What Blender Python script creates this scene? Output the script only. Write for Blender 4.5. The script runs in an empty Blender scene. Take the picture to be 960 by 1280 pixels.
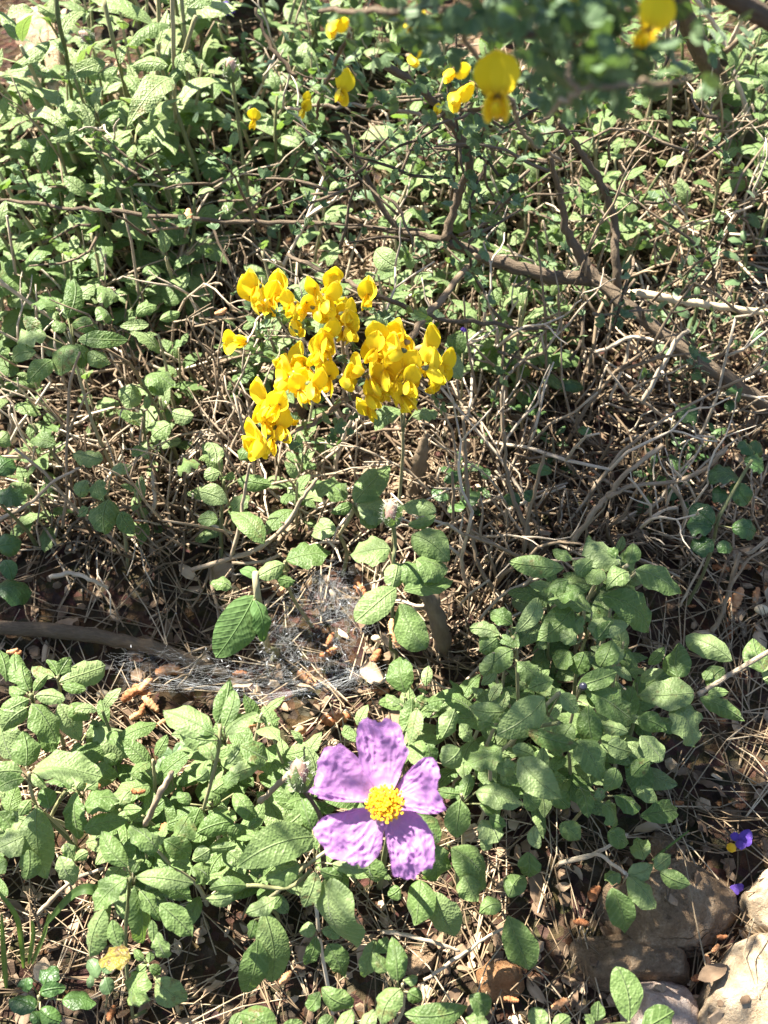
import bpy, math, random
from mathutils import Vector, Matrix, noise
R = math.radians
rng = random.Random(7)
scene = bpy.context.scene
col = scene.collection

# ------------------------------------------------------------------ camera model
CAM = Vector((0.0, 0.0, 0.62)); PITCH = R(48.0)
FWD = Vector((0, math.cos(PITCH), -math.sin(PITCH))); UPV = Vector((0, math.sin(PITCH), math.cos(PITCH))); RGT = Vector((1, 0, 0))
FPX = 640.0 / math.tan(R(25.0))
SLOPE = 0.22; Y0 = 0.19
def plane_z(y): return SLOPE * (y - Y0)
def gz(x, y):
    n = noise.noise(Vector((x * 5, y * 5, 1.3))) * 0.012 + noise.noise(Vector((x * 17, y * 17, 4.1))) * 0.004
    return plane_z(y) + n
def ray(px, py):
    return (FWD + RGT * ((px - 480) / FPX) - UPV * ((py - 640) / FPX))
def P(px, py, h=0.0):                       # the place h metres above the slope that the photograph shows at this spot
    d = ray(px, py)
    t = (CAM.z + SLOPE * Y0 - h - SLOPE * CAM.y) / (SLOPE * d.y - d.z)
    return CAM + d * t
def PZ(px, py, z):
    d = ray(px, py); t = (z - CAM.z) / d.z
    return CAM + d * t
def Q(px, py, dist): return CAM + ray(px, py) * dist
def depth(p): return (p - CAM).dot(FWD)

# ------------------------------------------------------------------ mesh builder
class MB:
    def __init__(s): s.v = []; s.f = []; s.uv = []; s.t = []
    def add(s, p, uv=(0, 0), t=(0.5, 0, 0)):
        s.v.append(tuple(p)); s.uv.append(uv); s.t.append(t); return len(s.v) - 1
    def build(s, name, mat, parent=None, origin=None, smooth=True):
        m = bpy.data.meshes.new(name)
        o0 = origin if origin is not None else (Vector(parent['_w']) if parent is not None and '_w' in parent else Vector((0, 0, 0)))
        m.from_pydata([(a - o0.x, b - o0.y, c - o0.z) for a, b, c in s.v], [], s.f)
        n = len(m.loops); li = [0] * n
        m.loops.foreach_get('vertex_index', li)
        uvl = m.uv_layers.new(name='UVMap'); buf = []
        for i in li: buf.extend(s.uv[i])
        uvl.data.foreach_set('uv', buf)
        ca = m.color_attributes.new('tint', 'FLOAT_COLOR', 'POINT'); buf = []
        for t in s.t: buf.extend((t[0], t[1], t[2], 1.0))
        ca.data.foreach_set('color', buf)
        if smooth: m.polygons.foreach_set('use_smooth', [True] * len(m.polygons))
        m.materials.append(mat); m.update()
        o = bpy.data.objects.new(name, m); col.objects.link(o)
        if parent is not None: o.parent = parent
        else: o.location = o0
        return o

def tube(mb, pts, rad, seg=6, t=(0.5, 0, 0), knob=0.0, cap=True, r=rng):
    pts = [Vector(p) for p in pts]
    if not hasattr(rad, '__len__'): rad = [rad] * len(pts)
    k = len(pts); rings = []; nrm = None; dist = 0
    for i, p in enumerate(pts):
        a = pts[max(i - 1, 0)]; b = pts[min(i + 1, k - 1)]
        d = (b - a)
        if d.length < 1e-9: d = Vector((0, 0, 1))
        d.normalize()
        if nrm is None:
            nrm = d.orthogonal().normalized()
        else:
            nrm = (nrm - d * nrm.dot(d))
            if nrm.length < 1e-6: nrm = d.orthogonal()
            nrm.normalize(); dist += (p - pts[i - 1]).length
        bn = d.cross(nrm); ring = []
        for j in range(seg):
            an = 2 * math.pi * j / seg
            rr = rad[i] * (1 + (r.uniform(-knob, knob) if knob else 0))
            ring.append(mb.add(p + (nrm * math.cos(an) + bn * math.sin(an)) * rr, (an * rad[i] * 1000, dist * 1000), t))
        rings.append(ring)
    for i in range(k - 1):
        for j in range(seg):
            mb.f.append((rings[i][j], rings[i][(j + 1) % seg], rings[i + 1][(j + 1) % seg], rings[i + 1][j]))
    if cap:
        mb.f.append(tuple(reversed(rings[0]))); mb.f.append(tuple(rings[-1]))

def smooth_path(pts, rad, n=4, jit=0.0, r=rng):
    pts = [Vector(p) for p in pts]
    if not hasattr(rad, '__len__'): rad = [rad] * len(pts)
    out = []; ro = []
    for i in range(len(pts) - 1):
        p0 = pts[max(i - 1, 0)]; p1 = pts[i]; p2 = pts[i + 1]; p3 = pts[min(i + 2, len(pts) - 1)]
        for j in range(n):
            u = j / n
            q = 0.5 * ((2 * p1) + (p2 - p0) * u + (2 * p0 - 5 * p1 + 4 * p2 - p3) * u * u + (-p0 + 3 * p1 - 3 * p2 + p3) * u ** 3)
            if jit and (i or j): q = q + Vector((r.uniform(-jit, jit), r.uniform(-jit, jit), r.uniform(-jit, jit)))
            out.append(q); ro.append(rad[i] * (1 - u) + rad[i + 1] * u)
    out.append(pts[-1]); ro.append(rad[-1])
    return out, ro

SHAPES = {'sage': (0.72, 0.62), 'round': (0.5, 0.42), 'lance': (0.75, 0.95), 'glossy': (0.6, 0.7), 'blade': (0.35, 0.8)}
def leaf(mb, B, T, w, nh, shape='sage', arch=0.10, curl=0.25, fold=0.10, wave=0.06, t=(0.5, 0, 0), nv=9, nu=3, r=rng, twist=0.0):
    B = Vector(B); T = Vector(T); ax = T - B; L = ax.length
    if L < 1e-6: return
    ax.normalize()
    n = nh - ax * nh.dot(ax)
    if n.length < 1e-4: n = ax.orthogonal()
    n.normalize(); s = ax.cross(n).normalized()
    a, b = SHAPES[shape]
    if shape in ('sage', 'lance'): a += r.uniform(-.12, .10); b += r.uniform(-.05, .40); w *= .93
    vm = a / (a + b); mx = vm ** a * (1 - vm) ** b
    ph = r.uniform(0, 6.28); ph2 = r.uniform(0, 6.28); fr = r.uniform(2.0, 3.4); bend = r.uniform(-0.10, 0.10)
    grid = []
    for i in range(nv + 1):
        v = 0.5 - 0.5 * math.cos(math.pi * i / nv); v = 0.55 * v + 0.45 * i / nv
        wf = (max(v, 0) ** a) * (max(1 - v, 0) ** b) / mx
        wf = max(wf, 0.07 if v < 0.5 else 0.02)
        c = B + ax * (v * L) + n * (arch * L * (4 * v * (1 - v)) * (1.25 - 0.5 * v)) + s * (bend * L * 4 * v * (1 - v))
        tw = twist * (v - 0.3); s2 = s * math.cos(tw) + n * math.sin(tw); n2 = n * math.cos(tw) - s * math.sin(tw)
        row = []
        for j in range(-nu, nu + 1):
            u = j / nu; x = u * w * 0.5 * wf
            z = fold * abs(u) * w * wf - curl * (u * u) * w * wf * 0.5
            z += wave * w * (u * u) * math.sin(6.283 * fr * v + (ph if u > 0 else ph2)) * min(1, 4 * v)
            row.append(mb.add(c + s2 * x + n2 * z, (x * 1000, v * L * 1000), t))
        grid.append(row)
    for i in range(nv):
        for j in range(2 * nu):
            mb.f.append((grid[i][j], grid[i + 1][j], grid[i + 1][j + 1], grid[i][j + 1]))

# ------------------------------------------------------------------ scene objects
def tag(o, label=None, cat=None, group=None, kind=None):
    if label: o['label'] = label
    if cat: o['category'] = cat
    if group: o['group'] = group
    if kind: o['kind'] = kind
    return o
def thing(name, label, cat, loc, group=None):
    o = bpy.data.objects.new(name, None); col.objects.link(o)
    o.location = loc; o.empty_display_size = 0.02; o['_w'] = tuple(loc)
    return tag(o, label, cat, group)
def dup(root, loc, rotz=0, scale=1, label=None, group=None, rot=None):
    q = root.copy(); col.objects.link(q); q.location = loc; q.scale = (scale,) * 3
    q.rotation_euler = rot if rot is not None else (0, 0, rotz)
    if label: q['label'] = label
    if group: q['group'] = group
    for ch in list(root.children):
        c = ch.copy(); col.objects.link(c); c.parent = q
        for g in ch.children:
            d = g.copy(); col.objects.link(d); d.parent = c
    return q

# ------------------------------------------------------------------ materials
def M(name):
    m = bpy.data.materials.new(name); m.use_nodes = True
    nt = m.node_tree; nt.nodes.clear()
    return m, nt
def N(nt, typ, **kw):
    n = nt.nodes.new(typ)
    for k, v in kw.items():
        if k == 'inp':
            for a, b in v.items(): n.inputs[a].default_value = b
        else: setattr(n, k, v)
    return n
def ramp(nt, stops, fac=None):
    n = nt.nodes.new('ShaderNodeValToRGB'); e = n.color_ramp.elements
    while len(e) < len(stops): e.new(0.5)
    for x, (p, c) in zip(e, stops): x.position = p; x.color = (*c, 1)
    if fac is not None: nt.links.new(fac, n.inputs[0])
    return n
def math_n(nt, op, a, b=None, clamp=False):
    n = nt.nodes.new('ShaderNodeMath'); n.operation = op; n.use_clamp = clamp
    for i, x in enumerate((a, b)):
        if x is None: continue
        if isinstance(x, (int, float)): n.inputs[i].default_value = x
        else: nt.links.new(x, n.inputs[i])
    return n.outputs[0]
def mixc(nt, fac, a, b, mode='MIX'):
    n = nt.nodes.new('ShaderNodeMix'); n.data_type = 'RGBA'; n.blend_type = mode
    for i, x in ((0, fac), (6, a), (7, b)):
        if isinstance(x, (int, float)): n.inputs[i].default_value = x
        elif isinstance(x, tuple): n.inputs[i].default_value = (*x, 1)
        else: nt.links.new(x, n.inputs[i])
    return n.outputs[2]

def leaf_mat(name, c_dark, c_mid, c_pale, rough=0.5, spec=0.32, sheen=0.08, trans=0.38, bump=0.0004, cell=0.85, vein=0.30, tcol=(0.20, 0.34, 0.03), spots=True):
    m, nt = M(name); L = nt.links.new
    att = N(nt, 'ShaderNodeAttribute', attribute_name='tint'); sep = N(nt, 'ShaderNodeSeparateColor'); L(att.outputs['Color'], sep.inputs[0])
    rnd, age = sep.outputs[0], sep.outputs[1]
    uv = N(nt, 'ShaderNodeUVMap'); sx = N(nt, 'ShaderNodeSeparateXYZ'); L(uv.outputs[0], sx.inputs[0])
    off = N(nt, 'ShaderNodeCombineXYZ'); L(math_n(nt, 'MULTIPLY', rnd, 97.0), off.inputs[2])
    va = N(nt, 'ShaderNodeVectorMath', operation='ADD'); L(uv.outputs[0], va.inputs[0]); L(off.outputs[0], va.inputs[1])
    vor = N(nt, 'ShaderNodeTexVoronoi', feature='SMOOTH_F1', inp={'Scale': cell, 'Smoothness': 0.35}); L(va.outputs[0], vor.inputs['Vector'])
    au = math_n(nt, 'ABSOLUTE', sx.outputs[0])
    ph = math_n(nt, 'SUBTRACT', sx.outputs[1], math_n(nt, 'MULTIPLY', au, 0.9))
    sv = math_n(nt, 'POWER', math_n(nt, 'ABSOLUTE', math_n(nt, 'COSINE', math_n(nt, 'MULTIPLY', ph, 0.75))), 10.0)
    mid = math_n(nt, 'SUBTRACT', 1.0, math_n(nt, 'MULTIPLY', au, 1.8), clamp=True)
    veins = math_n(nt, 'MAXIMUM', math_n(nt, 'MULTIPLY', sv, 0.4), mid)
    h = math_n(nt, 'SUBTRACT', math_n(nt, 'SUBTRACT', 1.0, vor.outputs['Distance']), math_n(nt, 'ADD', math_n(nt, 'MULTIPLY', veins, 0.9), math_n(nt, 'MULTIPLY', mid, 0.8)))
    bp = N(nt, 'ShaderNodeBump', inp={'Strength': 1.0, 'Distance': bump}); L(h, bp.inputs['Height'])
    ns = N(nt, 'ShaderNodeTexNoise', inp={'Scale': 0.12, 'Detail': 3.0}); L(va.outputs[0], ns.inputs['Vector'])
    f = math_n(nt, 'ADD', math_n(nt, 'MULTIPLY', rnd, 0.6), math_n(nt, 'MULTIPLY', ns.outputs[0], 0.4))
    cr = ramp(nt, [(0.2, c_dark), (0.5, c_mid), (0.85, c_pale)], f)
    c = mixc(nt, math_n(nt, 'MULTIPLY', veins, vein), cr.outputs[0], tuple(min(1, x * 1.9) for x in c_pale))
    if spots:
        n2 = N(nt, 'ShaderNodeTexNoise', inp={'Scale': 0.22, 'Detail': 5.0, 'Roughness': 0.7}); L(va.outputs[0], n2.inputs['Vector'])
        sp = math_n(nt, 'MULTIPLY', math_n(nt, 'SUBTRACT', math_n(nt, 'ADD', n2.outputs[0], math_n(nt, 'MULTIPLY', age, 0.15)), 0.60), 9.0, clamp=True)
        c = mixc(nt, math_n(nt, 'MULTIPLY', sp, math_n(nt, 'MULTIPLY', age, 1.6, clamp=True)), c, (0.13, 0.075, 0.03))
        yl = math_n(nt, 'MULTIPLY', math_n(nt, 'SUBTRACT', age, 0.55), 2.0, clamp=True)
        c = mixc(nt, yl, c, mixc(nt, sp, (0.24, 0.185, 0.03), (0.11, 0.065, 0.03)))
    b = N(nt, 'ShaderNodeBsdfPrincipled', inp={'Roughness': rough, 'Specular IOR Level': spec, 'Sheen Weight': sheen, 'Sheen Roughness': 0.5})
    L(c, b.inputs['Base Color']); L(bp.outputs[0], b.inputs['Normal'])
    tr = N(nt, 'ShaderNodeBsdfTranslucent'); L(mixc(nt, 0.6, c, tcol), tr.inputs['Color']); L(bp.outputs[0], tr.inputs['Normal'])
    mx = N(nt, 'ShaderNodeMixShader', inp={0: trans}); L(b.outputs[0], mx.inputs[1]); L(tr.outputs[0], mx.inputs[2])
    out = N(nt, 'ShaderNodeOutputMaterial'); L(mx.outputs[0], out.inputs[0])
    return m

def bark_mat(name, dark, mid, pale, scale=0.35, bump=0.0006, rough=0.85, generic=False):
    m, nt = M(name); L = nt.links.new
    att = N(nt, 'ShaderNodeAttribute', attribute_name='tint'); sep = N(nt, 'ShaderNodeSeparateColor'); L(att.outputs['Color'], sep.inputs[0])
    uv = N(nt, 'ShaderNodeUVMap'); mp = N(nt, 'ShaderNodeMapping', inp={'Scale': (1.0, 0.28, 1.0)}); L(uv.outputs[0], mp.inputs[0])
    va = N(nt, 'ShaderNodeVectorMath', operation='ADD'); off = N(nt, 'ShaderNodeCombineXYZ')
    L(math_n(nt, 'MULTIPLY', sep.outputs[0], 61.0), off.inputs[2]); L(mp.outputs[0], va.inputs[0]); L(off.outputs[0], va.inputs[1])
    ns = N(nt, 'ShaderNodeTexNoise', inp={'Scale': scale, 'Detail': 5.0, 'Roughness': 0.65}); L(va.outputs[0], ns.inputs['Vector'])
    f = math_n(nt, 'ADD', math_n(nt, 'MULTIPLY', sep.outputs[0], 0.65), math_n(nt, 'MULTIPLY', ns.outputs[0], 0.45))
    cr = ramp(nt, [(0.2, dark), (0.55, mid), (0.9, pale)], f)
    bp = N(nt, 'ShaderNodeBump', inp={'Strength': 0.9, 'Distance': bump}); L(ns.outputs[0], bp.inputs['Height'])
    b = N(nt, 'ShaderNodeBsdfPrincipled', inp={'Roughness': rough, 'Specular IOR Level': 0.2}); L(cr.outputs[0], b.inputs['Base Color']); L(bp.outputs[0], b.inputs['Normal'])
    out = N(nt, 'ShaderNodeOutputMaterial'); L(b.outputs[0], out.inputs[0])
    return m

def petal_mat(name, c1, c2, c3, trans=0.45, rough=0.6, tc=None, scale=0.15):
    m, nt = M(name); L = nt.links.new                                   # tint g: 0 at the throat, 1 at the edge
    att = N(nt, 'ShaderNodeAttribute', attribute_name='tint'); sep = N(nt, 'ShaderNodeSeparateColor'); L(att.outputs['Color'], sep.inputs[0])
    geo = N(nt, 'ShaderNodeTexCoord')
    ns = N(nt, 'ShaderNodeTexNoise', inp={'Scale': 220.0, 'Detail': 4.0}); L(geo.outputs['Object'], ns.inputs['Vector'])
    f = math_n(nt, 'ADD', sep.outputs[1], math_n(nt, 'MULTIPLY', math_n(nt, 'SUBTRACT', ns.outputs[0], 0.5), 0.35))
    cr = ramp(nt, [(0.02, c1), (0.3, c2), (0.9, c3)], f)
    b = N(nt, 'ShaderNodeBsdfPrincipled', inp={'Roughness': rough, 'Specular IOR Level': 0.2, 'Sheen Weight': 0.15}); L(cr.outputs[0], b.inputs['Base Color'])
    tr = N(nt, 'ShaderNodeBsdfTranslucent'); L(cr.outputs[0], tr.inputs['Color'])
    mx = N(nt, 'ShaderNodeMixShader', inp={0: trans}); L(b.outputs[0], mx.inputs[1]); L(tr.outputs[0], mx.inputs[2])
    out = N(nt, 'ShaderNodeOutputMaterial'); L(mx.outputs[0], out.inputs[0])
    return m

def solid_mat(name, stops, scale=60.0, bump=0.0, rough=0.85, detail=6.0, nrough=0.6, spec=0.2):
    m, nt = M(name); L = nt.links.new
    att = N(nt, 'ShaderNodeAttribute', attribute_name='tint'); sep = N(nt, 'ShaderNodeSeparateColor'); L(att.outputs['Color'], sep.inputs[0])
    geo = N(nt, 'ShaderNodeTexCoord')
    ns = N(nt, 'ShaderNodeTexNoise', inp={'Scale': scale, 'Detail': detail, 'Roughness': nrough}); L(geo.outputs['Object'], ns.inputs['Vector'])
    f = math_n(nt, 'ADD', math_n(nt, 'MULTIPLY', math_n(nt, 'SUBTRACT', sep.outputs[0], 0.5), 0.7), ns.outputs[0])
    cr = ramp(nt, stops, f)
    b = N(nt, 'ShaderNodeBsdfPrincipled', inp={'Roughness': rough, 'Specular IOR Level': spec}); L(cr.outputs[0], b.inputs['Base Color'])
    if bump:
        bp = N(nt, 'ShaderNodeBump', inp={'Strength': 1.0, 'Distance': bump}); L(ns.outputs[0], bp.inputs['Height']); L(bp.outputs[0], b.inputs['Normal'])
    out = N(nt, 'ShaderNodeOutputMaterial'); L(b.outputs[0], out.inputs[0])
    return m

mSage = leaf_mat('sage_leaf', (0.070, 0.125, 0.030), (0.122, 0.188, 0.058), (0.215, 0.278, 0.120))
mLance = leaf_mat('lance_leaf', (0.095, 0.150, 0.042), (0.145, 0.205, 0.068), (0.23, 0.285, 0.120), bump=0.0005, trans=0.3)
mGloss = leaf_mat('glossy_leaf', (0.026, 0.062, 0.016), (0.042, 0.088, 0.022), (0.065, 0.120, 0.032), rough=0.45, spec=0.4, sheen=0, trans=0.15, bump=0.0003, spots=False, tcol=(0.08, 0.2, 0.02))
mBroomLeaf = leaf_mat('broom_leaf', (0.055, 0.100, 0.040), (0.085, 0.140, 0.058), (0.125, 0.185, 0.085), rough=0.5, sheen=0.1, trans=0.2, bump=0.0001, spots=False, vein=0.1)
mGreen = leaf_mat('smooth_leaf', (0.06, 0.125, 0.035), (0.085, 0.16, 0.045), (0.12, 0.20, 0.07), rough=0.65, spec=0.2, trans=0.35, bump=0.0004, cell=0.4, spots=False)
mBlade = leaf_mat('grass_blade', (0.05, 0.10, 0.022), (0.08, 0.14, 0.035), (0.13, 0.19, 0.06), rough=0.55, spec=0.4, sheen=0, trans=0.35, bump=0.0, spots=False, vein=0.15)
mStem = bark_mat('green_stem', (0.10, 0.12, 0.05), (0.21, 0.20, 0.10), (0.33, 0.29, 0.18))
mTwig = bark_mat('dry_twig_bark', (0.075, 0.05, 0.03), (0.24, 0.18, 0.12), (0.54, 0.46, 0.36))
mBark = bark_mat('broom_bark', (0.05, 0.036, 0.026), (0.15, 0.112, 0.076), (0.30, 0.245, 0.18), scale=0.7, bump=0.0022)
mPaleWood = bark_mat('pale_wood', (0.30, 0.23, 0.13), (0.48, 0.38, 0.24), (0.62, 0.52, 0.36))
mNeedle = bark_mat('pine_needle', (0.075, 0.05, 0.03), (0.21, 0.15, 0.09), (0.44, 0.35, 0.24), rough=0.6)
mChip = bark_mat('litter_chip', (0.07, 0.045, 0.03), (0.20, 0.135, 0.085), (0.42, 0.32, 0.22))
mCatkin = solid_mat('catkin', [(0.25, (0.15, 0.05, 0.02)), (0.5, (0.36, 0.15, 0.065)), (0.8, (0.55, 0.31, 0.16))], scale=500, bump=0.0005)
mCistus = petal_mat('mauve_petal', (0.66, 0.46, 0.42), (0.48, 0.235, 0.51), (0.44, 0.21, 0.50))
mYellow = petal_mat('yellow_petal', (0.74, 0.48, 0.02), (0.89, 0.68, 0.016), (0.91, 0.72, 0.02), trans=0.40, rough=0.45)
mViolet = petal_mat('violet_petal', (0.3, 0.2, 0.5), (0.075, 0.035, 0.24), (0.10, 0.05, 0.30), trans=0.25)
mAnther = solid_mat('anther', [(0.3, (0.72, 0.33, 0.01)), (0.6, (0.88, 0.55, 0.02))], scale=800, rough=0.7)
mCalyx = solid_mat('calyx', [(0.3, (0.12, 0.13, 0.06)), (0.7, (0.26, 0.20, 0.13))], scale=400)
mBud = solid_mat('bud', [(0.3, (0.20, 0.15, 0.10)), (0.55, (0.30, 0.24, 0.15)), (0.8, (0.42, 0.24, 0.20))], scale=300, bump=0.0006)
mHair = solid_mat('hair', [(0.3, (0.55, 0.55, 0.45)), (0.7, (0.72, 0.72, 0.62))])
def stone_mat(name, dark, mid, pale, stain):
    m, nt = M(name); L = nt.links.new; tc = N(nt, 'ShaderNodeTexCoord').outputs['Object']
    def nz(sc, d, r_):
        n = N(nt, 'ShaderNodeTexNoise', inp={'Scale': sc, 'Detail': d, 'Roughness': r_}); L(tc, n.inputs['Vector']); return n.outputs[0]
    a, b, g = nz(24, 8, .7), nz(110, 8, .75), nz(700, 3, .6)
    f = math_n(nt, 'ADD', math_n(nt, 'ADD', math_n(nt, 'MULTIPLY', a, .45), math_n(nt, 'MULTIPLY', b, .35)), math_n(nt, 'MULTIPLY', g, .2))
    c = ramp(nt, [(.36, dark), (.5, mid), (.64, pale)], f).outputs[0]
    c = mixc(nt, math_n(nt, 'MULTIPLY', math_n(nt, 'SUBTRACT', nz(38, 6, .7), .55), 7, clamp=True), c, mixc(nt, .5, c, stain))
    v = N(nt, 'ShaderNodeTexVoronoi', feature='DISTANCE_TO_EDGE', inp={'Scale': 22.0}); wv = N(nt, 'ShaderNodeVectorMath', operation='ADD'); n4 = N(nt, 'ShaderNodeTexNoise', inp={'Scale': 40.0, 'Detail': 5.0}); L(tc, n4.inputs['Vector'])
    sc_ = N(nt, 'ShaderNodeVectorMath', operation='SCALE', inp={'Scale': .06}); L(n4.outputs['Color'], sc_.inputs[0]); L(tc, wv.inputs[0]); L(sc_.outputs[0], wv.inputs[1]); L(wv.outputs[0], v.inputs['Vector'])
    crk = math_n(nt, 'SUBTRACT', 1.0, math_n(nt, 'MULTIPLY', v.outputs['Distance'], 45), clamp=True); crk = math_n(nt, 'MULTIPLY', crk, math_n(nt, 'MULTIPLY', math_n(nt, 'SUBTRACT', nz(13, 2, .5), .5), 8, clamp=True))
    c = mixc(nt, math_n(nt, 'MULTIPLY', crk, .7), c, tuple(x * .35 for x in dark))
    pit = math_n(nt, 'MULTIPLY', math_n(nt, 'SUBTRACT', nz(260, 3, .5), .62), 8, clamp=True); c = mixc(nt, math_n(nt, 'MULTIPLY', pit, .5), c, dark)
    h = math_n(nt, 'SUBTRACT', math_n(nt, 'ADD', math_n(nt, 'ADD', math_n(nt, 'MULTIPLY', a, 1.0), math_n(nt, 'MULTIPLY', b, .8)), math_n(nt, 'MULTIPLY', g, .15)), math_n(nt, 'ADD', math_n(nt, 'MULTIPLY', crk, .6), math_n(nt, 'MULTIPLY', pit, .25)))
    bp = N(nt, 'ShaderNodeBump', inp={'Strength': 1.0, 'Distance': .006}); L(h, bp.inputs['Height'])
    p = N(nt, 'ShaderNodeBsdfPrincipled', inp={'Roughness': .9, 'Specular IOR Level': .15}); L(c, p.inputs['Base Color']); L(bp.outputs[0], p.inputs['Normal'])
    o = N(nt, 'ShaderNodeOutputMaterial'); L(p.outputs[0], o.inputs[0]); return m
mStoneTan = stone_mat('tan_stone', (0.10, 0.065, 0.038), (0.22, 0.15, 0.092), (0.40, 0.31, 0.21), (0.20, 0.09, 0.035))
mStonePale = stone_mat('pale_stone', (0.22, 0.145, 0.085), (0.43, 0.33, 0.22), (0.56, 0.48, 0.36), (0.32, 0.17, 0.08))
mStonePink = stone_mat('pinkish_stone', (0.24, 0.15, 0.11), (0.42, 0.32, 0.26), (0.58, 0.50, 0.43), (0.34, 0.16, 0.09))
mStoneRust = stone_mat('rusty_stone', (0.13, 0.06, 0.025), (0.27, 0.14, 0.065), (0.42, 0.27, 0.15), (0.25, 0.09, 0.03))
mSilk, nt = M('silk')
b_ = N(nt, 'ShaderNodeBsdfPrincipled', inp={'Base Color': (0.75, 0.77, 0.8, 1), 'Roughness': 0.25, 'Specular IOR Level': 0.6})
t_ = N(nt, 'ShaderNodeBsdfTransparent'); x_ = N(nt, 'ShaderNodeMixShader', inp={0: 0.32}); o_ = N(nt, 'ShaderNodeOutputMaterial')
nt.links.new(t_.outputs[0], x_.inputs[1]); nt.links.new(b_.outputs[0], x_.inputs[2]); nt.links.new(x_.outputs[0], o_.inputs[0])

# soil
mSoil, nt = M('soil'); L = nt.links.new
tc = N(nt, 'ShaderNodeTexCoord')
n1 = N(nt, 'ShaderNodeTexNoise', inp={'Scale': 9.0, 'Detail': 8.0, 'Roughness': 0.7}); L(tc.outputs['Object'], n1.inputs[0])
n2 = N(nt, 'ShaderNodeTexVoronoi', inp={'Scale': 160.0}); L(tc.outputs['Object'], n2.inputs['Vector'])
n3 = N(nt, 'ShaderNodeTexNoise', inp={'Scale': 140.0, 'Detail': 6.0, 'Roughness': 0.7}); L(tc.outputs['Object'], n3.inputs[0])
f = math_n(nt, 'ADD', math_n(nt, 'MULTIPLY', n1.outputs[0], 0.5), math_n(nt, 'MULTIPLY', n3.outputs[0], 0.5))
cr = ramp(nt, [(0.3, (0.022, 0.014, 0.009)), (0.52, (0.065, 0.042, 0.026)), (0.72, (0.16, 0.11, 0.07))], f)
cc = mixc(nt, 0.35, cr.outputs[0], n2.outputs['Color'], 'MULTIPLY')
bp = N(nt, 'ShaderNodeBump', inp={'Strength': 1.0, 'Distance': 0.004})
L(math_n(nt, 'ADD', n3.outputs[0], n2.outputs['Distance']), bp.inputs['Height'])
b_ = N(nt, 'ShaderNodeBsdfPrincipled', inp={'Roughness': 0.95, 'Specular IOR Level': 0.1}); L(cc, b_.inputs['Base Color']); L(bp.outputs[0], b_.inputs['Normal'])
o_ = N(nt, 'ShaderNodeOutputMaterial'); L(b_.outputs[0], o_.inputs[0])

# ------------------------------------------------------------------ ground
def ground():
    mb = MB(); xs = []; ys = []
    x = -6.0
    while x < 6.0: xs.append(x); x += 0.02 if abs(x) < 0.9 else 0.3
    xs.append(6.0); y = -3.0
    while y < 12.0: ys.append(y); y += 0.02 if -0.1 < y < 1.9 else 0.3
    ys.append(12.0)
    for y in ys:
        for x in xs: mb.add((x, y, gz(x, y)))
    k = len(xs)
    for j in range(len(ys) - 1):
        for i in range(k - 1): mb.f.append((j * k + i, j * k + i + 1, (j + 1) * k + i + 1, (j + 1) * k + i))
    tag(mb.build('ground', mSoil), 'brown soil of the sunny slope under the litter', 'ground', kind='structure')
ground()

SUN = Vector((-0.44, 0.34, 0.86)).normalized()
UP = Vector((0, 0, 1))
def tintr(r=rng, age=None):
    if age is None: age = 0.0 if r.random() < 0.7 else r.uniform(0, 0.5)
    return (r.random(), age, r.random())

def make_bud(parent, a, b, r, own=False):
    a = Vector(a); b = Vector(b); ax = (b - a).normalized(); L_ = (b - a).length; e1 = ax.orthogonal().normalized(); e2 = ax.cross(e1)
    mb = MB(); pts = []; rr = []
    for i in range(11):
        v = i / 10; pts.append(a + ax * L_ * v); rr.append(r * max(.06, (v + .03) ** .5 * (1.03 - v) ** .75 * 1.75 * (1 + .06 * math.sin(9 * v))))
    tube(mb, pts, rr, 12, (.8, 0, 0), knob=.07); mb.build('bud', mBud, parent)
    sb = MB()
    for k in range(5):
        an = k * 1.257 + rng.uniform(-.2, .2); o = e1 * math.cos(an) + e2 * math.sin(an); sd = ax.cross(o); rows = []; top = rng.uniform(.6, .95); fl = rng.uniform(.0, .25) if k else .6
        for i in range(9):
            v = i / 8; z = v * top; rad_ = r * max(.1, (z + .03) ** .5 * (1.03 - z) ** .75 * 1.75) * 1.10 + fl * r * v ** 3
            hw = .95 * (1 - v ** 2.2) * (1 - .25 * (1 - v)) + .02
            rows.append([sb.add(a + ax * L_ * z + (o * math.cos(u * hw) + sd * math.sin(u * hw)) * rad_, (u * r * 900, v * L_ * 1000), (.3 + .1 * k, .1, 0)) for u in (-1, -.6, -.2, .2, .6, 1)])
        for i in range(8):
            for j in range(5): sb.f.append((rows[i][j], rows[i][j + 1], rows[i + 1][j + 1], rows[i + 1][j]))
    sb.build('sepals', mSage, parent)
    hb = MB()
    for _ in range(150):
        v = rng.uniform(.02, .95); an = rng.uniform(0, 6.283); o = e1 * math.cos(an) + e2 * math.sin(an); q = a + ax * L_ * v + o * r * (v + .03) ** .5 * (1.03 - v) ** .75 * 1.9
        tube(hb, [q, q + (o + ax * .5 + Vector((rng.uniform(-.4, .4), rng.uniform(-.4, .4), 0))) * rng.uniform(.0008, .0019)], [.00009, .00003], 3, cap=False)
    hb.build('hairs', mHair, parent)

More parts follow.
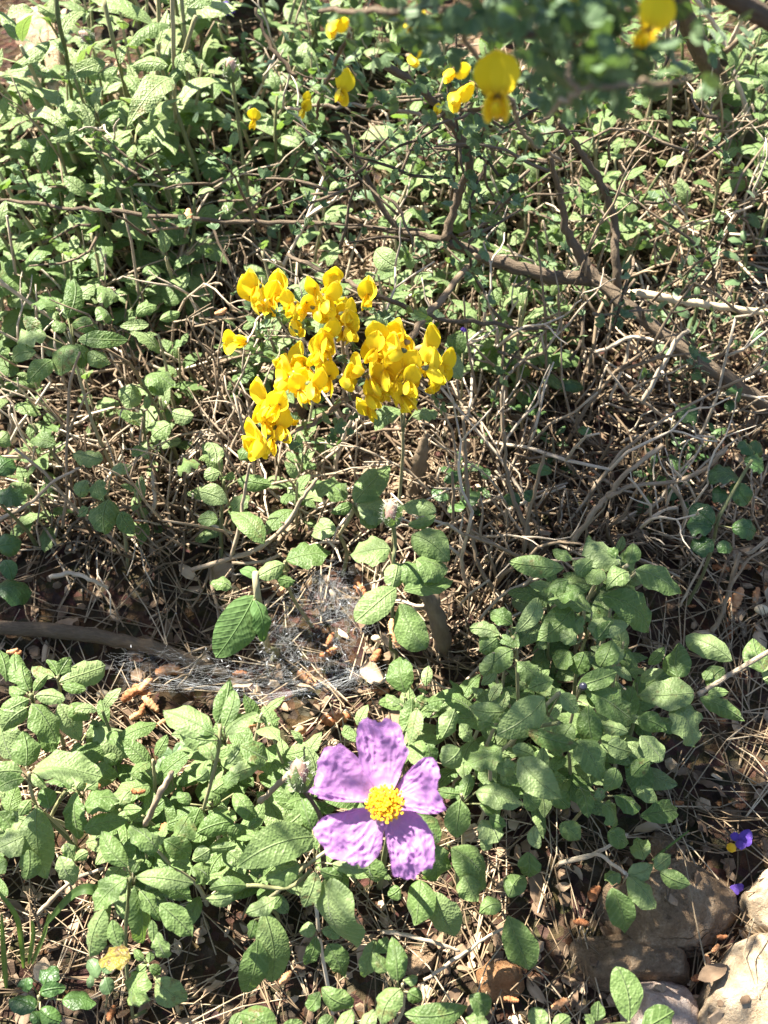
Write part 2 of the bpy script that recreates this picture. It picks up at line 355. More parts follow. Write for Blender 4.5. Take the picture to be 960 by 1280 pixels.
# ------------------------------------------------------------------ hand placed leafy shoots
def hand_leaves(mb, leaves, h, shape='sage', r=rng, nvv=12, nuu=4):
    for lf in leaves:
        bx, by, tx, ty, w = lf[:5]
        opt = lf[5] if len(lf) > 5 else None
        k = None; dz = 0.0; age = None
        if isinstance(opt, (int, float)): k = opt
        elif isinstance(opt, dict): k = opt.get('k'); dz = opt.get('dz', 0.0); age = opt.get('age')
        B = P(bx, by, max(0.012, h + dz)); d = depth(B)
        Lp = math.hypot(tx - bx, ty - by); Lm = Lp * d / FPX
        dy = (ty - by) / max(Lp, 1e-3)
        if k is None:
            if dy > 0.5: k = -0.55
            elif dy < -0.5: k = 0.2
            else: k = -0.05
            k += r.uniform(-0.15, 0.15)
        zt = max(B.z + k * Lm, plane_z(B.y) + 0.008)
        T = PZ(tx, ty, zt)
        ax = (T - B).normalized(); view = (CAM - B).normalized()
        nh = UP * 0.9 + view * 0.35 + Vector((r.uniform(-.75, .75), r.uniform(-.6, .6), 0))
        n = (nh - ax * nh.dot(ax)).normalized(); s = ax.cross(n)
        pw = (s - view * s.dot(view)).length
        wm = w * d / FPX / max(pw, 0.55) * 1.06
        leaf(mb, B, T, wm, nh, shape=shape, arch=r.uniform(0.04, 0.22), curl=r.uniform(0.1, 0.75), fold=r.uniform(0.0, 0.2),
             wave=r.uniform(0.04, 0.13), t=tintr(r, age), nv=nvv, nu=nuu, r=r, twist=r.uniform(-0.5, 0.5))

def shoot(name, label, node, h, leaves, stem=None, shape='sage', mat=None, cat='plant', rad=2.2, group=None, smat=None):
    nd = P(node[0], node[1], h)
    gx, gy = nd.x + rng.uniform(-.012, .012), nd.y + rng.uniform(0, .02)
    g = Vector((gx, gy, gz(gx, gy) - 0.004))
    root = thing(name, label, cat, (g.x, g.y, gz(g.x, g.y)), group)
    d = depth(nd); r0 = rad * d / FPX
    mb = MB()
    if stem:                                            # stems seen in the photograph: lists of (px, py, dh)
        for st in stem:
            pts = [P(a, b, max(0.01, h + c)) for a, b, c in st]
            pp, rr = smooth_path(pts, [r0 * 1.15] * len(pts), 4, r0 * 0.15)
            tube(mb, pp, rr, 7, tintr(), knob=0.08)
        e = P(stem[0][-1][0], stem[0][-1][1], max(0.01, h + stem[0][-1][2]))
        base = Vector((e.x, e.y + 0.008, gz(e.x, e.y + 0.008) - 0.005))
        if e.z - base.z > 0.004:
            pp, rr = smooth_path([e, e.lerp(base, 0.5) + Vector((0.004, 0.003, 0)), base], [r0 * 1.15, r0 * 1.3, r0 * 1.5], 4, r0 * 0.2); tube(mb, pp, rr, 7, tintr(), knob=0.08)
    else:
        pp, rr = smooth_path([nd, nd.lerp(g, 0.5) + Vector((rng.uniform(-.006, .006), rng.uniform(-.004, .006), 0)), g], [r0 * 0.8, r0 * 1.1, r0 * 1.4], 5, r0 * 0.2)
        tube(mb, pp, rr, 7, tintr(), knob=0.08)
    for lf in leaves:                                   # short petioles back to the node when the leaf starts near it
        if math.hypot(lf[0] - node[0], lf[1] - node[1]) < 32:
            dz = lf[5].get('dz', 0) if len(lf) > 5 and isinstance(lf[5], dict) else 0
            B = P(lf[0], lf[1], max(0.012, h + dz)); a = nd.lerp(g, 0.12)
            tube(mb, [a, a.lerp(B, 0.5) + Vector((0, 0, 0.001)), B], [r0 * 0.6, r0 * 0.5, r0 * 0.5], 5, tintr())
    mb.build('stem', smat or mStem, root)
    lb = MB(); hand_leaves(lb, leaves, h, shape)
    lb.build('foliage', mat or mSage, root)
    return root

def spindle(mb, A, B, r, nr=8, seg=9, t=(0.5, 0, 0), p=0.75, bump=0.0):
    A = Vector(A); B = Vector(B); pts = []; rr = []
    for i in range(nr + 1):
        v = i / nr; pts.append(A.lerp(B, v)); rr.append(max(r * math.sin(math.pi * min(max(v, 0.03), 0.97)) ** p, r * 0.08))
    tube(mb, pts, rr, seg, t, knob=bump)

CP = 'cistus_plant'
D = lambda **k: k
shoot(CP, 'pale crinkled sage-leaved shoot at the left edge just below the fallen branch', (38, 870), 0.09,
  [(37,864,27,830,20),(42,864,60,843,13),(44,870,82,874,21),(36,874,-2,895,25),(40,880,72,930,36,-.5),(33,885,2,915,28),(33,866,12,858,18),(25,856,17,817,26),(8,852,-2,812,18),(48,915,70,938,28,D(dz=-.03)),(2,905,16,950,36,D(dz=-.03)),(20,905,-5,930,30,D(dz=-.04))],
  stem=[[(38,868,0),(46,890,-.02),(52,905,-.04)]])
shoot(CP, 'shoot with two upright pale leaves and a broad shaded leaf below the fallen branch', (72, 846), 0.07,
  [(72,845,59,824,12),(74,843,88,821,20),(75,852,132,832,34,-.4),(68,846,40,833,17,D(age=.5)),(78,856,108,862,14),(74,880,100,926,30,-.8),(88,880,112,900,24,-.6)])
shoot(CP, 'shaded leafy shoot in a dark hollow left of the pale catkin clump', (113, 905), 0.05,
  [(118,908,174,938,38,-.5),(115,905,118,936,22,-.8),(112,905,124,903,11),(122,908,132,903,9),(118,915,150,956,36,-.8),(95,946,123,937,16),(122,954,149,972,19),(130,945,146,955,18),(100,930,88,948,16)])
shoot(CP, 'shoot with a slim brown bud between broad leaves at the left edge', (36, 966), 0.12,
  [(42,963,128,971,38,-.1),(32,958,28,914,36,.3),(28,965,-12,968,25),(30,973,-4,986,22),(40,968,58,985,12,-.3)],
  stem=[[(36,966,0),(38,985,-.015),(45,1008,-.03)]])
shoot(CP, 'shoot with one big drooping grey-green leaf crossed by a sharp shadow', (44, 1008), 0.10,
  [(45,1010,58,1098,46,-.75),(38,1000,24,1020,17,-.4),(36,1062,32,1100,28,-.6),(30,1045,-4,1060,36),(-2,1015,14,1036,24,-.4),(75,1070,92,1106,26,-.8),(62,1010,54,984,24),(80,1055,93,1076,17),(110,1065,94,1076,15),(8,1075,-8,1090,24,-.3)])
shoot(CP, 'crinkled leaf cluster between the drooping grey-green leaf and the purplish stem', (98, 988), 0.09,
  [(95,990,99,1049,26,-.55),(105,1010,149,1000,32,-.1),(105,1037,162,1026,26,-.1),(90,985,56,978,13),(95,985,106,974,16),(150,1006,163,987,14),(108,985,122,975,14),(70,990,52,1000,14)],
  stem=[[(82,988,0),(72,1005,-.01),(63,1022,-.03)]])
shoot(CP, 'upright shoot with a star of leaves at its top, lower left, above the yellowed leaf', (163, 1097), 0.13,
  [(158,1098,117,1139,32,-.35),(170,1096,242,1104,25,-.15),(160,1083,127,1039,27,.25),(166,1091,173,1078,9),(168,1108,178,1179,29,-.85),(175,1113,201,1151,19,-.4),(197,1064,162,1032,27),(130,1137,112,1196,31,-.8),(140,1150,149,1183,21,-.5),(200,1130,241,1170,32,-.4),(198,1165,209,1198,21,-.6),(190,1150,191,1178,12),(200,1085,240,1125,32,D(k=-.6,dz=-.03)),(205,1050,238,1070,30,D(k=-.6,dz=-.02))],
  stem=[[(163,1097,0),(160,1130,-.02),(157,1190,-.06),(166,1272,-.115)]])
r10 = shoot(CP, 'small shoot with two broad drooping leaves beside the yellow and brown leaf, bottom left', (185, 1206), 0.08,
  [(183,1206,171,1215,14),(187,1207,201,1217,14),(186,1203,187,1189,11),(180,1200,167,1187,11),(182,1215,165,1257,36,-.5),(195,1225,234,1250,36,-.35)])
wl = MB(); hand_leaves(wl, [(163,1197,123,1203,32,D(k=-.1, age=1.0))], 0.085); tag(wl.build('withered_leaf', mSage, r10), 'yellow leaf with brown withered half')
shoot(CP, 'upright shoot with a fan of pointed pale leaves under the cobweb', (274, 912), 0.14,
  [(272,905,287,849,27,.3),(280,908,293,862,21,.3),(282,917,322,891,23,.1),(265,915,204,888,38,0),(268,918,246,908,16),(268,925,224,914,28),(268,950,249,929,21,-.1),(285,955,303,929,18),(300,932,335,950,30,-.5),(285,972,331,955,25),(260,962,244,975,16,-.3),(282,985,300,968,18)],
  stem=[[(275,905,0),(273,940,-.01),(262,985,-.04),(252,1020,-.07)]])
shoot(CP, 'low tangle of small crinkled leaves under the fan of pointed leaves', (262, 1003), 0.08,
  [(258,1001,262,984,19),(265,990,291,971,19),(250,1010,237,1047,21,-.4),(292,992,319,1027,23,-.3),(292,1026,246,1041,29),(300,1030,290,1051,21),(296,1056,262,1060,13),(310,1036,329,1024,13),(262,1062,240,1075,22,-.3),(285,1065,305,1085,22,-.5),(235,1020,212,1058,30,D(k=-.2)),(238,1005,222,990,16),(205,1000,190,1012,18,-.3),(240,1085,262,1100,26,-.6)])
shoot(CP, 'shoot with a broad veined grey leaf and forked pale stem left of the mauve flower', (392, 1062), 0.125,
  [(392,1046,297,1083,50,.05),(374,1081,332,1099,25,-.05),(386,1004,350,1036,22,-.1),(391,1037,377,999,32,.3),(395,1090,380,1134,24,-.55),(415,1098,446,1182,56,-.9),(415,1080,461,1086,16),(400,1088,429,1096,17,-.3),(308,1107,261,1111,21),(292,1119,257,1123,21,-.3),(345,1122,307,1141,21),(400,1055,412,1030,14),(380,1065,392,1050,12)],
  stem=[[(408,1064,0),(378,1086,-.01),(350,1112,-.03),(330,1128,-.06)],[(388,1088,-.005),(360,1110,-.02),(322,1107,-.02),(308,1107,-.02)]])
shoot(CP, 'pair of big drooping half-shaded leaves below the forked pale stem', (332, 1138), 0.09,
  [(330,1140,341,1227,43,-.75),(322,1175,305,1241,37,-.9),(318,1150,311,1173,19,-.4),(336,1135,352,1118,14)])
shoot(CP, 'upright purplish stem with small curled glaucous leaves under the mauve flower', (397, 1160), 0.09,
  [(395,1162,374,1165,19,.1),(395,1170,381,1206,19,-.6),(410,1180,431,1221,30,-.7),(402,1235,442,1256,28,-.3),(468,1175,455,1222,24,-.6),(402,1162,425,1172,16),(400,1240,385,1262,20,-.5),(463,1070,470,1103,32,D(k=-.7)),(470,1190,485,1172,18)],
  stem=[[(394,1105,.01),(398,1160,-.01),(405,1205,-.04),(416,1267,-.07)]], smat=mTwig)
shoot(CP, 'leafy tuft cut off by the bottom edge left of centre', (330, 1290), 0.09,
  [(300,1266,345,1292,34,0),(352,1290,378,1276,18),(398,1288,415,1270,20),(420,1290,440,1262,20),(455,1292,468,1262,20),(290,1292,300,1265,14)])
shoot(CP, 'long-leaved shoot spreading both ways at the bottom edge, left of the round rusty stone', (503, 1230), 0.12,
  [(497,1226,490,1171,28,.2),(500,1236,476,1284,32,-.4),(506,1268,585,1258,31,-.05),(586,1245,612,1266,28,-.4),(597,1288,600,1263,28),(505,1225,522,1222,13),(510,1240,528,1250,20,-.4),(484,1215,466,1190,20),(520,1280,560,1282,24)])
shoot(CP, 'shoot with two bold upright leaves in front of the pinkish stone', (787, 1278), 0.11,
  [(786,1276,771,1208,40,.35),(803,1287,842,1264,36,0),(746,1276,748,1251,19),(741,1282,731,1268,13),(681,1288,664,1260,25),(690,1290,712,1270,18)])
# right of the flower
shoot(CP, 'single heart-shaped leaf on a thin stalk right above the top mauve petal', (507, 872), 0.07,
  [(507,866,499,821,36,.3)], rad=1.6)
shoot(CP, 'shoot of soft narrow leaves touching the top mauve petal on its right', (520, 886), 0.11,
  [(515,872,504,914,25,-.4),(520,873,534,880,19),(530,882,556,875,17),(522,886,511,932,21,-.45),(553,922,569,886,25,.3),(575,905,591,926,19),(535,930,545,950,20),(500,880,482,868,14)])
shoot(CP, 'leaning pale stem with a big grey veined leaf, right of the mauve flower', (690, 873), 0.15,
  [(680,872,620,919,46,-.1),(630,889,587,883,25,0),(616,906,597,900,27,D(dz=-.02)),(627,935,579,956,31,-.1),(575,936,552,956,33,-.2),(655,910,723,931,24,-.1),(692,900,660,909,25,D(dz=-.02)),(648,948,702,998,43,-.15),(618,955,650,961,23,-.3),(700,868,722,890,22),(640,935,668,945,20,-.4)],
  stem=[[(700,866,.005),(690,874,0),(655,910,-.015),(630,936,-.03),(612,950,-.06)],[(700,903,-.005),(668,909,-.012),(652,913,-.016)]])
shoot(CP, 'shoot with a round downturned leaf beside the right mauve petal', (577, 993), 0.115,
  [(575,1000,570,1047,34,-.5),(595,990,654,1007,31,-.05),(580,995,588,967,18,.3),(575,992,547,988,15),(602,1025,623,1053,29,-.2),(612,1020,633,1032,17),(625,970,651,975,21),(655,990,673,1011,23),(668,1032,673,1061,17,-.3),(510,1020,549,1053,26,D(k=-.3,dz=-.03)),(600,1005,625,1020,26,-.5)])
shoot(CP, 'dark shaded leaves hanging below the right side of the mauve flower', (560, 1056), 0.08,
  [(540,1055,546,1100,42,-.8),(565,1060,607,1110,48,-.75),(580,1095,596,1127,32,-.5),(525,1100,519,1157,38,-.35),(540,1115,567,1171,42,-.85),(660,1065,660,1096,30,-.8),(636,1121,656,1094,30,-.2),(627,1130,599,1141,23),(635,1145,661,1213,44,-.55),(500,1110,485,1120,20),(615,1060,600,1050,16)])
shoot(CP, 'upright shoot with curled leaf tips and a pale stem, right of the cobweb', (642, 798), 0.13,
  [(645,790,673,747,24,.3),(625,793,587,785,19,0),(622,797,599,814,31,-.5),(645,810,617,797,13),(648,810,645,788,9),(640,780,613,765,23,.1),(640,812,609,842,30,-.6),(616,816,605,846,21,-.7),(647,827,676,851,26,-.3),(692,850,659,861,20)],
  stem=[[(641,796,0),(645,812,-.01),(648,875,-.05)]])
shoot(CP, 'bushy shoot with many toothed leaves at the top of the right-hand clump', (782, 708), 0.14,
  [(795,712,851,743,33,-.2),(785,715,758,736,28,-.1),(785,705,790,679,23,.2),(775,705,733,673,38,.1),(705,710,636,702,28,0),(715,700,690,687,15),(725,735,696,746,28,-.2),(710,725,678,739,21,-.4),(770,700,755,690,24),(740,700,722,720,22,-.3),(752,712,735,730,24,-.3)],
  stem=[[(785,706,0),(765,718,-.01),(745,730,-.03),(730,760,-.07)]])
shoot(CP, 'shaded middle shoot of the right-hand clump with broad overlapping leaves', (738, 780), 0.12,
  [(715,760,671,801,42,-.3),(740,765,684,752,28,0),(735,785,787,780,28,-.1),(750,745,811,791,42,-.7),(765,800,750,833,28,-.3),(728,770,710,800,24,-.6),(745,800,765,775,20),(720,805,700,790,22),(712,815,695,835,26,-.5),(752,820,780,812,26,-.4),(730,815,718,842,26,-.6)])
shoot(CP, 'lower shoot of the right-hand clump carrying a tiny dark berry', (725, 858), 0.12,
  [(722,858,771,840,26,0),(730,860,792,901,42,-.6),(735,882,741,931,32,-.4),(722,925,751,976,38,-.3),(785,915,744,905,18),(797,898,833,913,27,-.2),(800,920,829,951,26,-.3),(790,970,813,950,22),(770,960,755,990,24,-.5),(705,880,690,860,20),(760,930,790,940,28,-.5),(715,905,700,930,26,-.5)])
shoot(CP, 'woody stem entering from the right edge with broad two-toned leaves', (870, 868), 0.10,
  [(848,847,850,804,37,.2),(915,826,857,795,32,0),(958,842,941,798,32,.2),(905,835,884,859,25,-.3),(868,866,796,869,40,-.1),(845,880,868,934,40,-.5),(875,872,931,901,22,-.2),(885,868,911,865,13),(880,850,890,838,14),(955,850,990,830,36,-.1)],
  stem=[[(872,868,0),(910,845,0),(965,812,.01),(1010,790,-.02)],[(845,880,-.005),(870,868,0)]], smat=mBark, rad=2.8)
shoot(CP, 'small lobed shoot lying over the brown stone, with one bright leaf', (780, 1094), 0.075,
  [(785,1092,816,1080,24,0),(785,1095,819,1136,30,-.15),(818,1085,839,1069,21),(825,1090,863,1106,23,-.1),(775,1092,756,1101,19),(765,1110,780,1166,36,-.7),(805,1075,795,1049,28,-.5),(800,1020,846,1012,30,-.5)],
  stem=[[(782,1092,0),(765,1080,-.01),(745,1068,-.02),(700,1078,-.05)]], smat=mTwig)
shoot(CP, 'shaded leaves in the gap above the brown stone', (752, 990), 0.09,
  [(725,985,735,1023,22,-.2),(748,985,752,1002,16),(768,995,801,1011,22,-.2),(795,985,821,1001,20,-.1),(755,1005,771,1031,28,-.7),(700,1030,725,1050,26,-.4),(760,1040,785,1055,26,-.6),(690,990,712,1010,24,-.4)])
# middle
r15 = shoot(CP, 'upright shoot topped by a hairy brown bud, in the middle above the catkin twig', (493, 702), 0.13,
  [(497,703,489,739,28,-.3),(500,705,537,721,32,-.2),(505,738,567,725,30,-.4),(515,668,561,701,42,-.15),(520,700,560,713,32,-.3),(487,685,437,694,38,-.1),(500,755,531,812,42,-.3),(495,735,444,777,38,-.2),(545,640,502,632,23),(545,645,510,656,15)],
  stem=[[(491,655,.03),(494,680,.01),(492,704,0),(491,760,-.05),(488,810,-.1)]])
make_bud(r15, P(491, 658, .16), P(488, 626, .174), .0054)
shoot(CP, 'shoot with a large pale crumpled leaf above the hairy bud', (445, 630), 0.10,
  [(443,628,487,583,36,.1),(447,632,482,646,36,-.3),(440,630,413,641,15),(432,625,386,604,32,-.1),(420,660,389,669,28,-.5),(452,640,470,660,24,-.5)],
  stem=[[(446,628,0),(437,648,-.02),(424,668,-.05)]])
shoot(CP, 'broad pale leaves with a withered tip above the cobweb', (356, 702), 0.09,
  [(358,700,413,689,34,-.05),(355,705,321,721,24,0),(345,722,369,726,17,-.2),(330,680,289,640,30,D(k=0.1,dz=.0)),(290,735,262,729,18)])
shoot('broad_leaf_plant', 'green-stemmed plant with two big smooth leaves standing in the cobweb', (319, 745), 0.09,
  [(318,745,270,822,48,-.55),(318,750,329,802,21,-.6),(322,722,300,712,14)], stem=[[(320,715,.01),(322,745,0),(335,812,-.07)]], shape='glossy', mat=mGreen, rad=4)
shoot(CP, 'sage-leaved shoot with round pale leaves below the lowest yellow flowers', (280, 600), 0.08,
  [(249,614,285,629,28,-.1),(262,553,270,580,24,-.2),(297,600,340,606,22),(272,650,247,650,20),(275,590,255,597,18),(300,575,315,560,18),(250,580,222,592,20),(312,620,290,640,20,-.4)])
shoot(CP, 'shoot with a wide pale drooping leaf among dead stems at the left', (130, 612), 0.08,
  [(135,625,131,669,38,-.25),(122,600,131,626,24,-.3),(128,575,91,566,24,0),(110,635,97,646,13),(140,590,165,582,16),(150,640,168,668,22,-.6),(108,600,100,622,20,-.6),(165,570,182,560,14)])
shoot('evergreen_sapling', 'dark glossy leaves at the left edge among dead stems', (0, 630), 0.07,
  [(-4,620,34,623,24,-.2),(-4,592,17,574,28,0),(-4,683,27,677,28,-.2),(-4,735,40,740,30,-.5),(5,700,15,725,20,-.5)], shape='glossy', mat=mGloss)
shoot(CP, 'big rosette of pale sage leaves at the left edge level with the yellow flowers', (86, 415), 0.13,
  [(85,398,92,347,26,.4),(72,382,39,380,19,.1),(90,405,123,412,21,0),(80,415,67,401,17),(98,425,160,425,22,-.1),(85,430,77,470,36,-.4),(95,430,103,461,24,-.5),(58,420,21,428,28,-.1),(65,450,34,479,26,-.2),(95,375,119,356,18),(118,360,149,372,28,-.5),(120,385,141,401,18),(52,412,30,395,18),(45,440,15,450,22,-.4),(110,440,138,455,22,-.5),(70,400,58,385,14)])
shoot(CP, 'sparse shoot with one oval pale and one round dark leaf beside the yellow flowers', (178, 475), 0.09,
  [(182,470,219,485,26,-.1),(165,480,160,512,30,-.7),(185,480,205,495,16,-.4),(215,515,242,520,22),(212,530,190,545,24,-.4),(170,395,196,382,18),(186,406,149,408,14),(200,400,225,390,14)])
shoot(CP, 'low shoot with a narrow pale leaf at the left edge amid dead sticks', (42, 530), 0.07,
  [(20,505,51,519,17),(70,555,37,552,22),(50,540,75,532,18),(10,540,-6,555,22)])
shoot(CP, 'pale leaves peeping out under the right-hand yellow flowers', (505, 515), 0.13,
  [(500,512,469,539,26,-.2),(515,520,547,515,19,-.2),(555,440,576,472,32,-.2),(470,312,501,336,30,-.2),(560,420,580,440,24,-.2)])

# small dark glossy saplings and grass
shoot('evergreen_sapling', 'dark glossy-leaved seedling in the bottom left corner', (48, 1245), 0.06,
  [(45,1260,11,1249,24,-.1),(50,1240,82,1235,18,0),(35,1222,35,1240,18,-.4),(55,1232,71,1208,24,0),(50,1262,77,1277,22,-.3),(40,1265,50,1280,15),(78,1250,120,1256,22,-.2)], shape='glossy', mat=mGloss)
shoot('evergreen_sapling', 'tiny glaucous seedling with lobed leaves beside the yellowed leaf', (128, 1218), 0.05,
  [(122,1222,110,1200,16),(132,1222,138,1242,18,-.4),(118,1225,108,1228,14),(128,1215,140,1205,14),(150,1195,146,1180,14)], shape='round', mat=mBroomLeaf, rad=1.2)
shoot('evergreen_sapling', 'small dark-leaved shrub seedling by the right edge below the slanting limb', (900, 640), 0.10,
  [(892,655,865,632,26,0),(890,660,858,655,22,-.1),(925,600,885,597,22,0),(915,605,935,630,24,-.5),(915,660,945,665,24,-.2),(890,675,866,690,24,-.3),(905,675,908,692,18,-.4),(910,620,890,615,18),(930,575,955,585,20),(940,570,930,550,16)],
  stem=[[(940,575,.02),(925,600,.01),(900,645,0),(893,672,-.02)]], shape='round', mat=mGloss, rad=1.8)
shoot('evergreen_sapling', 'few dark glossy leaves in the shade behind the old stump', (560, 615), 0.05,
  [(555,602,578,590,14),(560,625,540,612,14),(575,630,600,615,16),(608,600,605,585,12),(612,615,604,620,12),(630,620,650,630,18),(655,615,668,625,14),(560,640,590,632,12),(690,590,660,585,14)], shape='glossy', mat=mGloss, rad=1.3)
shoot('evergreen_sapling', 'dark oval leaves caught in shade under the slanting limb', (855, 520), 0.06,
  [(848,505,866,530,22,-.2),(870,515,845,520,20),(905,490,925,500,18),(915,500,912,515,12),(945,550,940,575,18,-.4),(700,480,730,485,14),(722,538,740,540,10)], shape='glossy', mat=mGloss, rad=1.3)
shoot('evergreen_sapling', 'rosette of tiny glaucous leaves below the pale fan of leaves under the cobweb', (212, 945), 0.04,
  [(215,945,198,935,16),(212,948,196,962,18),(216,942,232,935,14),(225,935,240,925,16),(210,950,222,960,14),(228,945,222,928,12)], shape='round', mat=mBroomLeaf, rad=1.0)

def grass(label, blades, h):
    p = P(blades[0][0][0], blades[0][0][1], 0)
    root = thing('grass_tuft', label, 'grass', (p.x, p.y, gz(p.x, p.y)))
    for bl in blades:
        mb = MB(); w = bl[-1]; pts = [P(a, b, max(c, 0.003)) for a, b, c in bl[:-1]]
        pp, _ = smooth_path(pts, 1, 7); n = len(pp); t = tintr(age=0); rows = []
        for i, q in enumerate(pp):
            v = i / (n - 1); d = (pp[min(i + 1, n - 1)] - pp[max(i - 1, 0)]).normalized()
            vw = (CAM - q).normalized(); s = d.cross(vw * .6 + UP * .6).normalized(); nn = s.cross(d)
            ww = w * depth(q) / FPX * min(1, 0.45 + 2.2 * v) * (1 - v ** 3) ** 0.6
            rows.append([mb.add(q + s * (u * ww * .5) + nn * (abs(u) * ww * .22), (u * ww * 500, v * 60), t) for u in (-1, -.5, 0, .5, 1)])
        for i in range(n - 1):
            for j in range(4): mb.f.append((rows[i][j], rows[i][j + 1], rows[i + 1][j + 1], rows[i + 1][j]))
        mb.build('blade', mBlade, root)
grass('broad striped pale grass blade arching towards the drooping grey-green leaf', [[(135,1165,.0),(132,1130,.05),(118,1113,.07),(92,1118,.07),(54,1160,.045),15]], 0)
grass('narrow bright green grass blades upright at the left edge near the bottom', [[(8,1235,.0),(5,1190,.03),(2,1140,.06),7],[(36,1205,.0),(42,1170,.03),(40,1150,.04),6],[(30,1210,.0),(22,1150,.05),(-6,1110,.07),7],[(40,1205,0),(55,1170,.03),(62,1140,.05),6]], 0)
grass('thin bright green grass blade lying beside the brown stone', [[(815,1075,.02),(840,1055,.03),(862,1038,.035),3.5]], 0)

# ------------------------------------------------------------------ the mauve flower
FC = P(482, 1004, 0.20)
fn = (UP * 0.45 + (CAM - FC).normalized() * 0.85 + Vector((-0.12, 0, 0))).normalized()
fl = thing('cistus_flower', 'large crinkled mauve flower with golden stamens', 'flower', tuple(FC))
def onplane(px, py, lift=0):
    d = ray(px, py); t = (FC + fn * lift - CAM).dot(fn) / d.dot(fn); return CAM + d * t
def zpt(a, b): return (380 + a / 4.8, 890 + b / 4.8)
petals = [
  ([(465,470),(400,420),(345,310),(330,190),(345,110),(385,66),(450,85),(530,72),(590,120),(605,190),(635,265),(600,340),(575,410),(545,465)], 0.003, .10),
  ([(430,560),(350,548),(240,556),(150,545),(55,500),(80,440),(92,340),(125,255),(220,212),(310,270),(365,330),(430,400),(480,470)], 0.001, .08),
  ([(400,555),(300,575),(200,605),(95,640),(50,715),(95,790),(150,865),(240,895),(310,920),(375,922),(455,830),(474,720),(484,620)], -0.002, -.08),
  ([(470,610),(478,700),(510,850),(530,970),(580,990),(640,993),(700,950),(768,925),(778,780),(745,680),(665,600),(560,572)], -0.003, -.12),
  ([(540,470),(610,385),(680,320),(740,285),(800,315),(818,390),(808,470),(848,590),(800,618),(720,620),(650,600),(570,590)], 0.002, .02)]
for i, (poly, lift, tilt) in enumerate(petals):
    pr = random.Random(40 + i); mb = MB()
    base = onplane(*zpt(488, 548), 0.0); pts = [onplane(*zpt(a, b), lift) for a, b in poly]
    NU, NV = 110, 80; seg = len(pts) - 1; grid = []
    tipc = sum(pts, Vector()) / len(pts); Lp = (pts[seg // 2] - base).length
    for a in range(NV + 1):
        v = a / NV; row = []
        for b in range(NU + 1):
            u = b / NU * seg; k = min(int(u), seg - 1); f = u - k
            p0, p1, p2, p3 = pts[max(k - 1, 0)], pts[k], pts[k + 1], pts[min(k + 2, seg)]
            e = 0.5 * ((2 * p1) + (p2 - p0) * f + (2 * p0 - 5 * p1 + 4 * p2 - p3) * f * f + (-p0 + 3 * p1 - 3 * p2 + p3) * f ** 3)
            fr = 0.05 * noise.noise(Vector((b * .22, i * 7, 3))) + .025 * noise.noise(Vector((b * .7, i * 7, 8)))
            q = base + (e - base) * (0.06 + 0.94 * v) * (1 + fr * v)
            r = (q - base).length / Lp
            big = noise.noise(q * 75 + Vector((i * 5, 0, 0)))
            n_a = 1 - abs(noise.noise(q * 130 + Vector((i * 9, 2, 0)))) * 2
            n_b = 1 - abs(noise.noise(q * 290 + Vector((i * 3, 5, 1)))) * 2
            am = min(1, max(0, (r - 0.22) * 1.8))
            z = lift + tilt * (q - base).length + 0.006 * r * (1 - r) + am * (0.0030 * big + 0.0010 * n_a + 0.0011 * n_b + 0.0013 * (1 - 2 * abs(noise.noise(Vector((b / NU * 13, r * 3.2, i * 4.7))))) + 0.0005 * (1 - abs(noise.noise(q * 560)) * 2))
            u0 = abs(b / NU - .5) * 2; z += 0.0030 * u0 * u0 * math.sin(math.pi * min(r, 1)) * (1 if i % 2 else -.7)
            row.append(mb.add(q + fn * z, (u, v), (pr.random() * .1 + .4, min(1, r), 0)))
        grid.append(row)
    for a in range(NV):
        for b in range(NU): mb.f.append((grid[a][b], grid[a][b + 1], grid[a + 1][b + 1], grid[a + 1][b]))
    mb.build('petal', mCistus, fl)
sr = random.Random(5); mb = MB(); c0 = onplane(*zpt(490, 552), 0.0015)
ex = RGT - fn * RGT.dot(fn); ex.normalize(); ey = fn.cross(ex)
for i in range(150):
    rr = math.sqrt((i + .5) / 150); an = i * 2.39996
    o = (ex * math.cos(an) + ey * math.sin(an)) * rr
    a = c0 + o * 0.0022; b = c0 + o * (0.0078 + sr.uniform(-.0008, .0006)) + fn * (0.0068 - 0.0045 * rr * rr + sr.uniform(-.0012, .0012))
    tube(mb, [a, a.lerp(b, .5) + fn * .0008, b], 0.00018, 4, (0.7, 0, 0), cap=False)
    dd = Vector((sr.uniform(-1, 1), sr.uniform(-1, 1), sr.uniform(-1, 1))).normalized() * 0.00085
    spindle(mb, b - dd, b + dd, 0.00058, 4, 6, (sr.random(), 0, 0), .6)
mb.build('stamens', mAnther, fl)
mb = MB(); gb = P(474, 1070, 0.06); base = Vector((gb.x, gb.y + .01, gz(gb.x, gb.y + .01)))
pp, rr = smooth_path([FC - fn * .001, FC - fn * .02 + Vector((0, 0, -.01)), FC.lerp(base, .55) - fn * .012, base], [.0011, .0012, .0015, .002], 6)
tube(mb, pp, rr, 7, tintr()); mb.build('stalk', mStem, fl)
mb = MB()
for k in range(5):
    an = k * 1.257 + .5; o = ex * math.cos(an) + ey * math.sin(an)
    leaf(mb, FC - fn * .006, FC - fn * .006 + o * .011, .009, -fn, 'lance', arch=.1, t=tintr(age=.1))
mb.build('sepals', mSage, fl)

